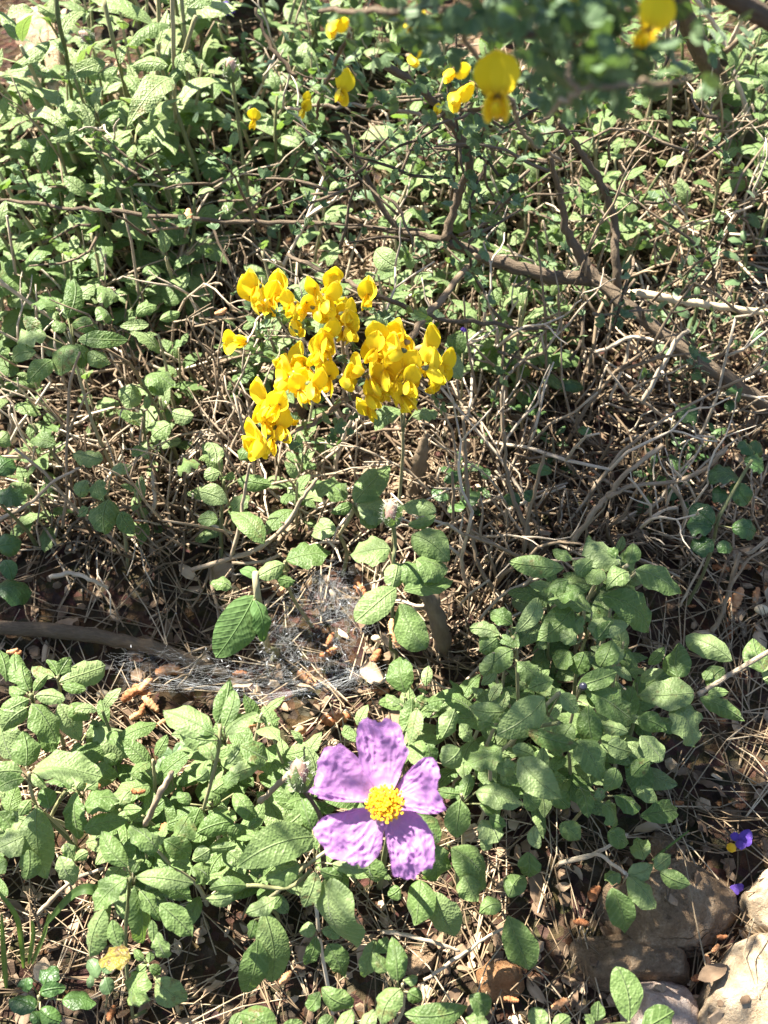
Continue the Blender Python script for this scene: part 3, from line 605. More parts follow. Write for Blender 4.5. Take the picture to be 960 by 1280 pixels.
# hairy bud beside the flower
bp0 = P(386, 1003, .15); bd = thing('cistus_bud', 'hairy pinkish flower bud with curled sepals left of the mauve flower', 'flower bud', (bp0.x, bp0.y, gz(bp0.x, bp0.y)))
a = P(379, 987, .175); make_bud(bd, a, P(371, 950, .19), .0058)
mb = MB(); leaf(mb, P(378, 985, .172), P(355, 992, .165), .006, UP, 'lance', arch=.3); leaf(mb, P(375, 983, .172), P(358, 975, .17), .006, UP, 'lance', arch=.3)
mb.build('bracts', mSage, bd)
mb = MB(); pp, rr = smooth_path([a, P(392, 1005, .165), P(400, 1022, .15), P(402, 1048, .13), Vector((bp0.x + .004, bp0.y, gz(bp0.x, bp0.y) - .004))], [.0011, .001, .0011, .0013, .0018], 5)
tube(mb, pp, rr, 7, (.3, 0, 0)); mb.build('stalk', mBark, bd)

# tiny dark berry on the leaf
bq = P(729, 858, .125); bt = MB(); spindle(bt, bq - UP * .0022, bq + UP * .0022, .0022, 8, 10, p=.5)
mBerry = solid_mat('berry', [(0.3, (0.012, 0.012, 0.02)), (0.7, (0.03, 0.03, 0.05))], rough=0.25, spec=.5)
tag(bt.build('berry', mBerry, origin=bq.copy()), 'tiny blue-black berry resting among leaves of the right-hand clump', 'berry')

# ------------------------------------------------------------------ pea flower (broom)
def pea(parent, name, pos, fwd, up, size, r):
    fwd = fwd.normalized(); up = (up - fwd * up.dot(fwd)).normalized(); sx = fwd.cross(up)
    root = bpy.data.objects.new(name, None); col.objects.link(root); root.parent = parent
    root.location = pos - Vector(parent['_w']); root['_w'] = tuple(pos); root.empty_display_size = .004
    def X(x, y, z): return pos + (sx * x + fwd * y + up * z) * size
    mb = MB(); rows = []; op = r.uniform(.05, .6); fo = r.uniform(.2, .62); wj = r.uniform(.85, 1.12)
    for i in range(11):
        v = i / 10; row = []
        for j in range(-5, 6):
            u = j / 5; wd = .47 * (math.sqrt(max(0.004, 1 - ((v - .55) / .452) ** 2)) if v > .55 else .28 + .72 * math.sin(v / .55 * 1.5708))
            notch = -.10 * (1 - abs(u)) ** 2 * v ** 8
            x = u * wd * wj; z = v * .98 + notch - 0.10 * u * u * v; y = -op * v * v * .55 + fo * u * u * (1 - .4 * v) + .05 * math.cos(u * 9) * (1 - abs(u)) * (1 - v)
            row.append(mb.add(X(x, y + r.uniform(-.008, .008), z), (x, v), (.5, v, 0)))
        rows.append(row)
    for i in range(10):
        for j in range(10): mb.f.append((rows[i][j], rows[i][j + 1], rows[i + 1][j + 1], rows[i + 1][j]))
    mb.build('banner', mYellow, root)
    for sg in (-1, 1):
        mb = MB(); rows = []; spl = r.uniform(.14, .40)
        for i in range(9):
            v = i / 8; row = []
            for j in range(5):
                u = j / 4 - .5; ht = .56 * max(.12, math.sin(math.pi * min(.97, .12 + .82 * v)) ** .7)
                row.append(mb.add(X(sg * (.05 + spl * v * .6 + .13 * math.sin(math.pi * v) * (1 - 4 * u * u)), v * .95, -.04 - .16 * v + u * ht), (0, v), (.5, .25 + v * .75, 0)))
            rows.append(row)
        for i in range(8):
            for j in range(4): mb.f.append((rows[i][j], rows[i][j + 1], rows[i + 1][j + 1], rows[i + 1][j]))
        mb.build('wing', mYellow, root)
    mb = MB(); pts = [X(0, .0, -.03), X(0, .25, -.12), X(0, .5, -.18), X(0, .7, -.12), X(0, .8, .0)]
    pp, rr = smooth_path(pts, [.06 * size, .14 * size, .17 * size, .13 * size, .03 * size], 3); tube(mb, pp, rr, 7, (.5, .6, 0)); mb.build('keel', mYellow, root)
    mb = MB(); tube(mb, [X(0, -.28, -.10), X(0, -.22, -.08), X(0, -.08, -.03), X(0, .04, 0)], [.03 * size, .09 * size, .13 * size, .12 * size], 8, (r.random(), 0, 0)); mb.build('calyx', mCalyx, root)
    return root
def trifoliate(mb, p, d, s, r):
    d = d.normalized(); n = (d.orthogonal() + Vector((r.uniform(-1, 1), r.uniform(-1, 1), r.uniform(0, 1.5)))).normalized(); sd = d.cross(n)
    tt = tintr(r, 0)
    for k in (-1, 0, 1):
        e = (d + sd * k * 1.0 + n * r.uniform(-.2, .3)); e.normalize()
        leaf(mb, p, p + e * s, s * .55, n, 'round', arch=.06, curl=.1, wave=0, t=tt, nv=4, nu=1, r=r)

# flowering spray in the centre
sp0 = P(1010, 535, 0); gp = Vector((sp0.x, sp0.y, gz(sp0.x, sp0.y)))
bm_ = thing('broom_shrub', 'broom with brown slanting limbs and the central sprays of yellow pea flowers', 'shrub', tuple(gp))
def limb(parent, pts, rads, mat, name='limb', seg=11, knob=.11, jit=.0010, t=None):
    mb = MB(); pp, rr = smooth_path(pts, rads, 6, jit); tube(mb, pp, rr, seg, t or tintr(), knob=knob); return mb.build(name, mat, parent)
def px(r, p): return r * depth(p) / FPX
def limbp(parent, pl, mat, name='limb', **kw):
    pts = [P(a, b, c) for a, b, c, _ in pl]; rads = [px(q[3], p) for q, p in zip(pl, pts)]
    return limb(parent, pts, rads, mat, name, **kw)
limbp(bm_, [(1030,560,.0,11),(960,508,.03,10),(890,462,.06,9.5),(800,395,.08,9),(745,348,.09,8.5),(722,314,.105,6.5),(706,280,.125,5),(700,240,.15,3.6),(688,196,.18,2.4)], mBark, t=(.45,0,0))
limbp(bm_, [(745,348,.088,8),(690,346,.09,9),(620,326,.10,8),(562,304,.112,5.5),(520,293,.115,3.6),(450,284,.115,3),(350,278,.11,2.8),(262,275,.11,2.7),(150,264,.11,2.4),(60,257,.105,2.3),(-30,246,.10,2)], mBark, t=(.3,0,0))
limbp(bm_, [(555,300,.115,5.5),(572,250,.14,6),(586,205,.17,5.5),(575,172,.19,5),(540,125,.22,5),(480,80,.26,5)], mBark, t=(.4,0,0))
limbp(bm_, [(500,292,.12,4),(470,245,.14,3.6),(445,195,.16,3.4),(428,160,.18,3)], mBark, t=(.35,0,0))
limbp(bm_, [(775,372,.075,6),(770,330,.10,5.5),(767,275,.12,5),(748,222,.15,4.5),(724,188,.17,4),(700,150,.2,3)], mBark, t=(.4,0,0))
limbp(bm_, [(600,318,.105,4.5),(585,330,.12,4),(555,368,.14,4.5),(523,407,.155,4),(500,450,.16,3.5),(455,490,.165,3.6),(425,505,.165,3.4),(390,528,.165,3),(345,555,.165,2)], mTwig, name='branch', t=(.25,0,0))
limbp(bm_, [(360,318,.14,2.4),(420,345,.16,2.8),(470,368,.165,3),(540,396,.15,3),(602,404,.12,2.6),(700,415,.09,1.8)], mBark, name='branch', t=(.3,0,0))
limbp(bm_, [(430,503,.165,2.5),(430,460,.17,2.2),(428,420,.175,2),(405,395,.175,1.8),(370,395,.175,1.8),(330,392,.175,1.6),(310,428,.18,1.4)], mTwig, name='branch')
limbp(bm_, [(523,407,.155,2),(495,455,.165,2),(520,470,.17,2)], mTwig, name='branch')
fp = [(318,372,42,-.5),(338,378,34,.3),(352,362,40,0),(385,380,32,.6),(366,405,40,.1),(408,372,38,.3),(425,352,26,.1),(464,370,36,.1),(428,402,42,.2),(418,385,36,-.3),(306,428,40,-1.6),(405,434,32,-.2),(442,414,32,.5),(432,395,30,.6),
 (370,468,38,-.9),(382,455,38,-.2),(395,472,36,.2),(377,490,34,-.4),(414,472,36,.2),(430,474,34,.7),(402,445,28,0),(360,462,30,-1.2),
 (340,500,44,-.1),(346,520,38,.2),(333,548,38,-.3),(350,536,36,.4),(366,530,20,1.2),(328,555,28,-1),
 (483,428,42,-.2),(508,428,42,.2),(497,450,40,0),(530,436,40,.4),(549,456,38,.7),(520,475,46,.1),(470,450,38,-.4),(465,474,34,-.5),(482,465,38,.1),(460,498,32,-.3),(464,510,30,-.6),(506,497,34,-.6),(520,503,28,.1),(546,472,32,.9),(536,492,18,1.4),(492,440,36,.4),(478,445,34,-.6),(326,360,36,-.2),(344,372,34,-.6),(398,362,32,-.3),(415,360,34,.4),(434,412,36,-.1),(372,480,34,.5),(388,462,34,-.6),(338,512,36,.6),(342,552,32,.3),(495,432,36,.1),(520,445,36,-.2),(538,462,34,.3),(474,440,34,.2),(470,492,30,.2),(512,462,38,.5),(456,462,30,-.8),(500,470,36,.2),(490,478,36,-.2),(510,480,34,.3),(498,488,32,0),(484,452,34,.2),(505,440,34,-.3),(530,455,36,.2),(476,486,32,-.2),(448,476,26,-.5),(390,482,34,.4),(364,476,30,-.4),(410,420,34,.1),(396,388,30,.2),(370,382,30,-.3),(420,392,30,.5),(332,530,30,-.2),(352,508,32,.5)]
pr = random.Random(11)
for (x, y, s, roll) in fp:
    dd = 0.585 + pr.uniform(-.018, .018); p = Q(x - 3, y + s * .18 - 8, dd); view = (CAM - p).normalized()
    iu = UPV * math.cos(roll) + RGT * math.sin(roll)
    fw = view * pr.uniform(.25, .9) + RGT * pr.uniform(-.6, .6) - UPV * pr.uniform(.1, .8) * math.cos(roll)
    fw += RGT * (math.sin(roll) * .4)
    pea(bm_, 'flower', p, fw, iu, s * dd / FPX * pr.uniform(.72, .92), pr)
mb = MB()
for (x, y, dx, dy, n) in [(335,398,30,14,10),(400,520,40,22,14),(425,425,30,25,10),(370,560,30,18,8),(440,480,25,25,8),(320,440,20,10,5),(390,410,25,10,8),(455,395,18,14,6),(525,395,30,12,8),(545,505,20,10,5),(590,345,25,15,6),(420,545,20,20,6),(330,420,25,12,6),(480,400,20,10,4),(240,275,40,8,6),(140,262,50,8,5),(600,290,30,30,10),(560,230,40,40,14)]:
    for _ in range(n):
        p = Q(x + pr.gauss(0, dx * .6), y + pr.gauss(0, dy * .6), .59 + pr.uniform(-.015, .02)); trifoliate(mb, p, Vector((pr.uniform(-1, 1), pr.uniform(-1, 1), pr.uniform(-.3, 1))), pr.uniform(.004, .0065), pr)
mb.build('foliage', mBroomLeaf, bm_)

tb = MB(); fb = MB()
for (x0, x1, y0, y1, h0, h1, n) in [(370,650,90,320,.10,.22,46),(620,980,200,470,.05,.13,40),(-20,360,215,300,.08,.13,18),(560,900,100,220,.12,.24,24)]:
    for _ in range(n):
        p = P(pr.uniform(x0, x1), pr.uniform(y0, y1), pr.uniform(h0, h1)); d = Vector((pr.uniform(-1, 1), pr.uniform(-.6, .6), pr.uniform(-.5, .9))).normalized(); pts = [p]; L_ = pr.uniform(.03, .09)
        for _k in range(5): d = (d + Vector((pr.uniform(-.4, .4), pr.uniform(-.4, .4), pr.uniform(-.3, .3)))).normalized(); pts.append(pts[-1] + d * L_ / 5)
        tube(tb, pts, [.0011, .0010, .0009, .0008, .0007, .0005], 5, (pr.uniform(.1, .6), 0, 0), knob=.2)
        if pr.random() < .7:
            for q in pts[1:]:
                for _m in range(pr.randrange(1, 4)): trifoliate(fb, q + Vector((pr.gauss(0, .003), pr.gauss(0, .003), pr.gauss(0, .003))), Vector((pr.uniform(-1, 1), pr.uniform(-1, 1), pr.uniform(-.2, 1))), pr.uniform(.004, .007), pr)
tb.build('branchlets', mBark, bm_); fb.build('leaflets', mBroomLeaf, bm_)

# near, out of focus broom hanging in from the top
np0 = Vector((.34, .62, 0)); np0.z = gz(np0.x, np0.y)
nb = thing('broom_shrub', 'blurred overhanging broom twigs with dark leaves and a few yellow flowers at the top', 'shrub', tuple(np0))
def ND(d): return .4 - (.4 - d) * 2.6 if d < .4 else d
def limbq(parent, pl, mat, name='branch', **kw):
    pts = [Q(a, b, ND(c)) for a, b, c, _ in pl]; rads = [px(q[3], p) for q, p in zip(pl, pts)]
    return limb(parent, pts, rads, mat, name, **kw)
mb = MB(); pp, rr = smooth_path([np0, Vector((.30, .50, .22)), Vector((.20, .40, .40)), Q(780, -80, .33), Q(760, -70, .30), Q(740, -60, .29)], [.006, .005, .004, .003, .0026, .002], 6); tube(mb, pp, rr, 9, (.3,0,0), knob=.06); mb.build('limb', mBark, nb)
limbq(nb, [(760,-60,.37,7),(725,40,.36,6),(690,50,.36,5),(620,32,.36,5),(545,10,.37,5),(470,12,.38,4),(400,14,.4,3)], mBark, t=(.3,0,0))
limbq(nb, [(690,50,.36,3),(712,85,.35,3.5),(722,110,.345,3.8),(790,106,.345,3.2),(866,98,.35,2)], mTwig, t=(.45,0,0))
limbq(nb, [(722,110,.345,3),(700,132,.35,2.4),(676,152,.36,1.6)], mTwig)
limbq(nb, [(560,20,.37,3),(590,60,.38,3),(640,130,.42,3),(655,170,.45,2.4),(700,200,.5,2)], mBark)
limbq(nb, [(640,130,.42,2.6),(600,135,.44,2.6),(560,140,.46,2.4),(520,150,.5,2)], mBark)
limbq(nb, [(470,12,.38,2.6),(440,40,.42,2.6),(405,110,.48,2.4),(395,150,.5,2)], mTwig)
limbq(nb, [(545,150,.5,2.6),(490,135,.5,2.4),(420,132,.5,2.2),(360,135,.52,2)], mTwig)
limbq(nb, [(320,10,.5,2),(340,60,.5,2.5),(370,95,.5,2.5)], mTwig)
mb = MB(); nr = random.Random(3)
LIT = [(Q(a, b, .585), .034, 1.0) for a, b in ((505, 420), (505, 460), (480, 430), (535, 450), (400, 380), (400, 450), (340, 375), (345, 530), (440, 400))] + [(FC, .03, .75)]
LIT += [(P(a, b, .13), .05, .7) for a in (40, 130, 220, 310) for b in (900, 980, 1060)] + [(P(a, b, .14), .05, .16) for a in (580, 670, 740) for b in (720, 800, 890, 960)]
LIT += [(P(a, b, .04), .03, .5) for a, b in ((930, 1235), (950, 1270), (950, 1110))] + [(P(a, b, .012), .02, .9) for a, b in ((170, 870), (185, 885), (420, 890))]
def lit_gap(p):                                      # leaves left out on sun lines so chosen plants and stones stay lit
    for a, r_, pb in LIT:
        v = p - a; al = v.dot(SUN)
        if al > 0.02 and (v - SUN * al).length < r_ and nr.random() < pb: return True
    return False
def nclump(x, y, dx, dy, n, d, s):
    for _ in range(n):
        qx, qy = nr.gauss(x, dx), nr.gauss(y, dy)
        if (abs(qx - 622) < 42 and abs(qy - 100) < 52) or (abs(qx - 812) < 34 and abs(qy - 14) < 34): continue
        p = Q(qx, qy, ND(d) + nr.uniform(-.025, .025))
        if lit_gap(p): continue
        trifoliate(mb, p, Vector((nr.uniform(-1, 1), nr.uniform(-1, 1), nr.uniform(-1, .6))), s * nr.uniform(.8, 1.25), nr)
nclump(745, 38, 62, 40, 120, .35, .0052); nclump(780, 66, 42, 24, 40, .35, .0048); nclump(640, 18, 75, 24, 60, .365, .0052); nclump(540, 20, 55, 24, 60, .375, .005); nclump(450, 28, 55, 26, 55, .40, .005); nclump(510, 80, 45, 25, 30, .42, .005); nclump(430, 60, 50, 25, 30, .43, .005)
nclump(700, 120, 35, 22, 40, .38, .005); nclump(580, 85, 40, 30, 45, .44, .005); nclump(560, 130, 40, 18, 26, .46, .005); nclump(400, 140, 60, 20, 46, .5, .0055); nclump(330, 140, 40, 25, 24, .52, .0055); nclump(640, 155, 40, 25, 22, .46, .005); nclump(800, 10, 60, 18, 40, .36, .0055); nclump(900, 60, 15, 8, 8, .4, .006); nclump(430, 90, 40, 30, 20, .48, .005)
mb.build('foliage', mBroomLeaf, nb)
# unseen leafy branches added above the frame, towards the sun, to cast dappled shade
def topix(p):
    v = p - CAM; d = v.dot(FWD)
    return (480 + v.dot(RGT) / d * FPX, 640 - v.dot(UPV) / d * FPX) if d > 0.01 else (0, -999)
ob = MB(); ol = MB(); cr_ = random.Random(15)
def shade_clumps(x0, x1, y0, y1, nb_, per, t0, t1, s, h=.06):
    for _ in range(nb_):
        c = P(cr_.uniform(x0, x1), cr_.uniform(y0, y1), h) + SUN * cr_.uniform(t0, t1)
        d = Vector((cr_.uniform(-1, 1), cr_.uniform(-1, 1), cr_.uniform(-.3, .5))).normalized(); L_ = cr_.uniform(.06, .12)
        if max(topix(c - d * L_)[1], topix(c + d * L_)[1], topix(c)[1]) > -50 : continue
        q0 = c - d * L_ * .5; q1 = c + d * L_ * .5 + Vector((0, 0, .01)); tube(ob, [q0, c, q1], [.0014, .0012, .0007], 5, (.4, 0, 0))
        for _k in range(per):
            v = cr_.random(); p = q0.lerp(q1, v) + Vector((cr_.gauss(0, .007), cr_.gauss(0, .007), cr_.gauss(0, .007)))
            if lit_gap(p): continue
            trifoliate(ol, p, d + Vector((cr_.uniform(-1, 1), cr_.uniform(-1, 1), cr_.uniform(-.5, 1))), s * cr_.uniform(.7, 1.3), cr_)
shade_clumps(600, 980, 500, 800, 95, 15, .7, .95, .010)
shade_clumps(700, 900, 1040, 1230, 22, 13, .55, .85, .010, .03)
shade_clumps(-40, 250, 680, 800, 44, 15, .75, 1.0, .010, .03)
shade_clumps(500, 600, 940, 1100, 7, 8, .6, .8, .008, .16)
shade_clumps(560, 840, 690, 1000, 26, 9, .75, 1.0, .009, .12)
shade_clumps(250, 500, 1160, 1290, 10, 10, .6, .9, .009, .05)
shade_clumps(0, 160, 1170, 1290, 10, 10, .6, .9, .009, .03)
for _ in range(30):  # unseen clumps added to shade the overhanging broom
    c = Q(cr_.uniform(470, 860), cr_.uniform(-20, 130), cr_.uniform(.25, .36)) + SUN * cr_.uniform(.10, .22)
    if topix(c)[1] > -60: continue
    for _k in range(13):
        p = c + Vector((cr_.gauss(0, .014), cr_.gauss(0, .014), cr_.gauss(0, .008)))
        if not lit_gap(p): trifoliate(ol, p, Vector((cr_.uniform(-1, 1), cr_.uniform(-1, 1), cr_.uniform(-.5, 1))), .008 * cr_.uniform(.7, 1.3), cr_)
    tube(ob, [c + Vector((.03, .03, .01)), c, c - Vector((.02, .02, -.005))], [.0015, .0012, .0007], 5, (.4, 0, 0))
for (g_, c_) in (((.62, 1.05), (.1, .95, .62)), ((.62, 1.05), (-.15, 1.0, .66)), ((-.75, 1.0), (-.5, .8, .66)), ((.62, 1.05), (.0, .55, .55))):  # limbs added to carry the unseen shade leaves
    b0 = Vector((g_[0], g_[1], gz(*g_))); e0 = Vector(c_); pp, rr = smooth_path([b0, b0.lerp(e0, .45) + Vector((0, .05, .16)), e0], [.009, .006, .003], 6, .001)
    if max(topix(p)[1] for p in pp if abs(topix(p)[0] - 480) < 520) < 0 if any(abs(topix(p)[0] - 480) < 520 for p in pp) else True: tube(ob, pp, rr, 7, (.3, 0, 0))
ob.build('added_shade_limbs', mBark, nb); ol.build('added_shade_foliage', mBroomLeaf, nb)
for (x, y, s, roll, d) in [(622,100,78,0,.375),(810,20,66,.4,.355),(414,20,30,1.5,.40),(424,102,38,.3,.5),(512,62,26,.4,.42),(566,78,30,1.4,.45),(568,104,36,1.2,.45),(318,143,22,.2,.52),(378,130,20,.5,.5),(546,136,16,.2,.5),(690,12,30,.6,.37),(725,5,30,-.4,.37),(515,18,26,.8,.38),(380,120,16,.2,.5)]:
    d = ND(d) - .012; p = Q(x, y + s * .3, d); view = (CAM - p).normalized()
    fw = view + RGT * nr.uniform(-.1, .1) - UPV * .1 if s > 50 else view * nr.uniform(.3, .9) + RGT * nr.uniform(-.3, .3) - UPV * nr.uniform(.2, .7)
    pea(nb, 'flower', p, fw, UPV * math.cos(roll) + RGT * math.sin(roll), s * d / FPX * .8, nr)

# ------------------------------------------------------------------ stones, fallen wood
from mathutils.bvhtree import BVHTree
STONES = []
def stone(label, outline, h, thick, mat, seed, name='stone', group=None):
    pts = [P(a, b, h) for a, b in outline]; c = sum(pts, Vector()) / len(pts); c.z = gz(c.x, c.y)
    mb = MB(); NR = 22; NA = 84; k = len(pts); rows = []
    for a in range(NR + 1):
        el = (a / NR) * math.pi * .5; row = []
        for j in range(NA):
            u = j / NA * k; i0 = int(u) % k; f = u - int(u)
            p0, p1, p2, p3 = pts[i0 - 1], pts[i0], pts[(i0 + 1) % k], pts[(i0 + 2) % k]
            e = 0.5 * ((2 * p1) + (p2 - p0) * f + (2 * p0 - 5 * p1 + 4 * p2 - p3) * f * f + (-p0 + 3 * p1 - 3 * p2 + p3) * f ** 3)
            hx = Vector((e.x - c.x, e.y - c.y, 0)) * (math.cos(el) ** .75)
            q = Vector((c.x, c.y, c.z)) + hx
            z = thick * math.sin(el) ** .8 - .004
            w_ = q * 1.0 + Vector((seed * 3.1, 0, z))
            nn = noise.noise(w_ * 22); n2 = 1 - 2 * abs(noise.noise(w_ * 48)); n3 = noise.noise(w_ * 130); n4 = noise.noise(w_ * 320)
            q += hx * (nn * .16 + n2 * .05 + n3 * .03 + .10 * (min(.5, noise.voronoi(w_ * 26)[0][1] - noise.voronoi(w_ * 26)[0][0]) - .25)); q.z = plane_z(q.y) + z * (1 + .4 * nn + .18 * n2 + .25 * (min(.5, noise.voronoi(w_ * 26)[0][1] - noise.voronoi(w_ * 26)[0][0]) - .25)) + (.0016 * n3 + .0007 * n4) * min(1, a / 3) - (.01 if a == 0 else 0)
            row.append(mb.add(q, (j, a), (.5 + nn * .4, 0, 0)))
        rows.append(row)
    qs = [Vector(v) for v in mb.v]; sr_ = random.Random(seed * 13)
    for _ in range(11):                                  # broken faces
        an = sr_.uniform(0, 6.283); el = sr_.uniform(.0, 1.35); pn = Vector((math.cos(an) * math.cos(el), math.sin(an) * math.cos(el), math.sin(el)))
        mx_ = max((q - c).dot(pn) for q in qs); lim = mx_ * sr_.uniform(.72, .9)
        qs = [q - pn * ((q - c).dot(pn) - lim) * .93 if (q - c).dot(pn) > lim else q for q in qs]
    mb.v = [tuple(q + Vector((0, 0, 1)) * (.0011 * noise.noise(q * 150) + .0008 * noise.noise(q * 420)) + Vector((noise.noise(q * 90), noise.noise(q * 90 + UP), 0)) * .001) for q in qs]
    for a in range(NR):
        for j in range(NA): mb.f.append((rows[a][j], rows[a][(j + 1) % NA], rows[a + 1][(j + 1) % NA], rows[a + 1][j]))
    mb.f.append(tuple(rows[-1]))
    STONES.append(BVHTree.FromPolygons(mb.v, mb.f)); return tag(mb.build(name, mat, origin=c), label, 'stone', group)
stone('large brown stone under the small lobed shoot, lower right', [(760,1100),(800,1075),(850,1060),(905,1062),(925,1110),(932,1160),(880,1185),(800,1180),(765,1165)], .022, .034, mStoneTan, 1)
stone('flat brown stone lying in front of the large brown stone', [(712,1165),(760,1160),(820,1170),(880,1185),(905,1200),(860,1222),(790,1228),(730,1212)], .015, .022, mStoneTan, 2)
stone('pale pinkish stone behind the two bold upright leaves', [(790,1215),(815,1198),(845,1210),(880,1225),(880,1300),(830,1330),(790,1310)], .025, .038, mStonePink, 3)
stone('big pale sunlit stone in the bottom right corner', [(872,1240),(905,1195),(935,1165),(985,1150),(1040,1200),(1040,1320),(950,1350),(880,1320)], .022, .036, mStonePale, 4)
stone('pale rounded stone cut by the right edge below the violet flower', [(934,1110),(945,1090),(980,1070),(1020,1100),(1000,1150),(955,1148)], .025, .035, mStonePale, 5)
stone('round rusty stone under the drooping leaf at bottom centre', [(598,1195),(615,1185),(645,1190),(660,1215),(640,1238),(608,1234)], .015, .024, mStoneRust, 6)
stone('small tan stone poking out of the needles above the large brown stone', [(808,1045),(830,1030),(855,1040),(855,1060),(820,1065)], .015, .02, mStoneTan, 9)
stone('flat brown stone beneath twigs at bottom centre', [(492,1182),(525,1172),(545,1188),(535,1208),(500,1206)], .008, .011, mStoneTan, 12)
stone('long whitish rock in the top left corner', [(5,-30),(52,-30),(66,20),(84,70),(82,95),(62,85),(36,40)], .06, .075, mStonePale, 10)
stone('slim whitish rock standing behind the hairy-stemmed plants, top left', [(122,26),(140,18),(152,55),(150,82),(128,78)], .06, .075, mStonePale, 11)
stone('grey boulder wedged among dead stems under the yellow flowers', [(335,455),(352,440),(370,460),(385,500),(365,510),(345,490)], .03, .045, mStoneTan, 14)

def wood(name, label, pl, mat, cat='branch', t=None, knob=.10, seg=11):
    pts = [P(a, b, c) for a, b, c, _ in pl]; rads = [px(q[3], p) for q, p in zip(pl, pts)]
    pp, rr = smooth_path(pts, rads, 6, .0008); mb = MB(); tube(mb, pp, rr, seg, t or tintr(), knob=knob)
    o = Vector((pts[0].x, pts[0].y, gz(pts[0].x, pts[0].y)))
    return tag(mb.build(name, mat, origin=o), label, cat)
wood('fallen_branch', 'thick brown fallen branch in shade left of the cobweb', [(-40,786,.015,9),(60,787,.015,9.5),(130,797,.014,9),(200,811,.012,8.5),(250,832,.010,8),(285,843,.006,5)], mBark, t=(.3,0,0))
wood('stump', 'old pale bark stump standing under the right-hand yellow flowers', [(515,630,.0,10),(521,598,.025,8.5),(526,570,.045,7.5),(530,552,.058,5),(533,540,.066,2)], mTwig, 'stump', (.35,0,0), .28)
wood('stump', 'peeling brown woody stem beside the toothed leaf in the middle', [(556,815,.0,9),(550,790,.02,10),(540,755,.04,11),(530,738,.05,7),(526,726,.056,3)], mTwig, 'stump', (.3,0,0), .26)
wood('fallen_branch', 'straw-coloured broken stick lying across the slanting limb on the right', [(785,366,.075,5),(820,370,.075,5.2),(860,378,.07,5),(910,385,.065,4.5),(990,392,.06,4)], mPaleWood, t=(.6,0,0))
wood('dead_trunk', 'dark brown shrub trunk rising at the top right', [(925,175,.0,14),(905,120,.05,14),(885,80,.09,13),(862,35,.14,12),(840,-15,.19,11)], mBark, 'trunk', (.3,0,0), .12)
wood('fallen_branch', 'short brown log lying under the top right trunk', [(985,250,.02,10),(930,170,.03,11),(900,140,.04,11)], mBark, t=(.4,0,0))
# named twigs
def twig(label, branches, t=None, mat=None, name='dry_twig', group=None):
    mb = MB(); o = None; tt = t or tintr()
    for pl in branches:
        pts = [P(a, b, c) for a, b, c, _ in pl]; rads = [px(q[3], p) for q, p in zip(pl, pts)]
        pp, rr = smooth_path(pts, rads, 5, rads[0] * .35); tube(mb, pp, rr, 6, tt, knob=.18)
        if o is None: o = Vector((pts[0].x, pts[0].y, gz(pts[0].x, pts[0].y)))
    return tag(mb.build(name, mat or mTwig, origin=o), label, 'twig', group)
twig('grey forked dry twig above the cobweb', [[(240,713,.05,3),(288,698,.06,3),(325,685,.07,3),(362,650,.09,3),(380,620,.11,2.5),(397,598,.12,2)],[(288,698,.06,2.5),(299,660,.08,2.5),(303,630,.09,2.2),(312,580,.12,1.8)],[(290,704,.06,2.2),(325,703,.06,2.2),(352,692,.07,2)]], (.55,0,0))
twig('bleached crooked twig lying in the shade at the left', [[(62,722,.03,3.2),(88,717,.03,3),(112,724,.03,2.6),(135,735,.02,2)]], (.8,0,0))
twig('straight grey dead stem upright at the left', [[(78,660,.02,2.4),(83,620,.05,2.2),(84,560,.09,2),(88,480,.13,2),(100,440,.15,1.6)],[(84,545,.09,1.6),(104,500,.12,1.4),(112,490,.13,1)]], (.5,0,0))
twig('grey twig sloping up from the left edge', [[(-10,655,.05,2.6),(35,630,.06,2.4),(70,600,.08,2),(100,585,.09,1.4)]], (.6,0,0))
twig('short bent pale stem left of the wide drooping leaf', [[(183,650,.02,2.6),(194,630,.04,2.6),(192,612,.05,2.4),(190,590,.06,2)]], (.75,0,0))
twig('forked grey-brown twig sloping up through the shade right of centre', [[(715,680,.05,4),(745,637,.07,4),(762,618,.075,3.6),(785,590,.09,3.4),(828,556,.1,3)],[(760,622,.075,3),(787,608,.08,3),(837,603,.08,3),(880,587,.085,2.8),(908,560,.1,2.4)],[(838,605,.08,2.4),(852,625,.07,2.2),(855,645,.06,2)]], (.5,0,0))
twig('upright grey stem in the shade just right of the old stump', [[(632,752,.01,3.2),(606,722,.03,3),(592,680,.05,2.8),(585,620,.08,2.8),(581,560,.11,2.6),(578,520,.13,2)],[(566,650,.06,2),(567,620,.08,2),(565,590,.1,1.6)]], (.45,0,0))
twig('brown stem leaning in the dark gap right of the old stump', [[(668,695,.02,4),(658,660,.04,3.6),(640,620,.06,3),(632,575,.08,2.4),(630,540,.1,2)],[(655,690,.03,3),(660,650,.05,2.6),(672,600,.08,2.4),(682,565,.1,2)]], (.45,0,0))
twig('pale twig with a sharp bend among dead stems below the slanting limb', [[(803,503,.05,3),(822,468,.07,3),(832,450,.08,3),(845,426,.09,3),(860,412,.1,2.4)]], (.8,0,0))
twig('bleached forked twig left of the sharply bent twig', [[(745,440,.08,2.4),(760,435,.08,2.4),(787,422,.085,2.4),(810,424,.085,2.2),(830,429,.085,1.8)],[(787,422,.085,2.2),(782,450,.07,2.2),(770,480,.06,2),(762,500,.05,1.6)]], (.75,0,0))
twig('thin straight stem rising beside the slanting limb', [[(684,495,.03,1.6),(683,450,.06,1.6),(681,390,.1,1.6),(676,340,.13,1.4),(670,300,.15,1.2)]], (.4,0,0))
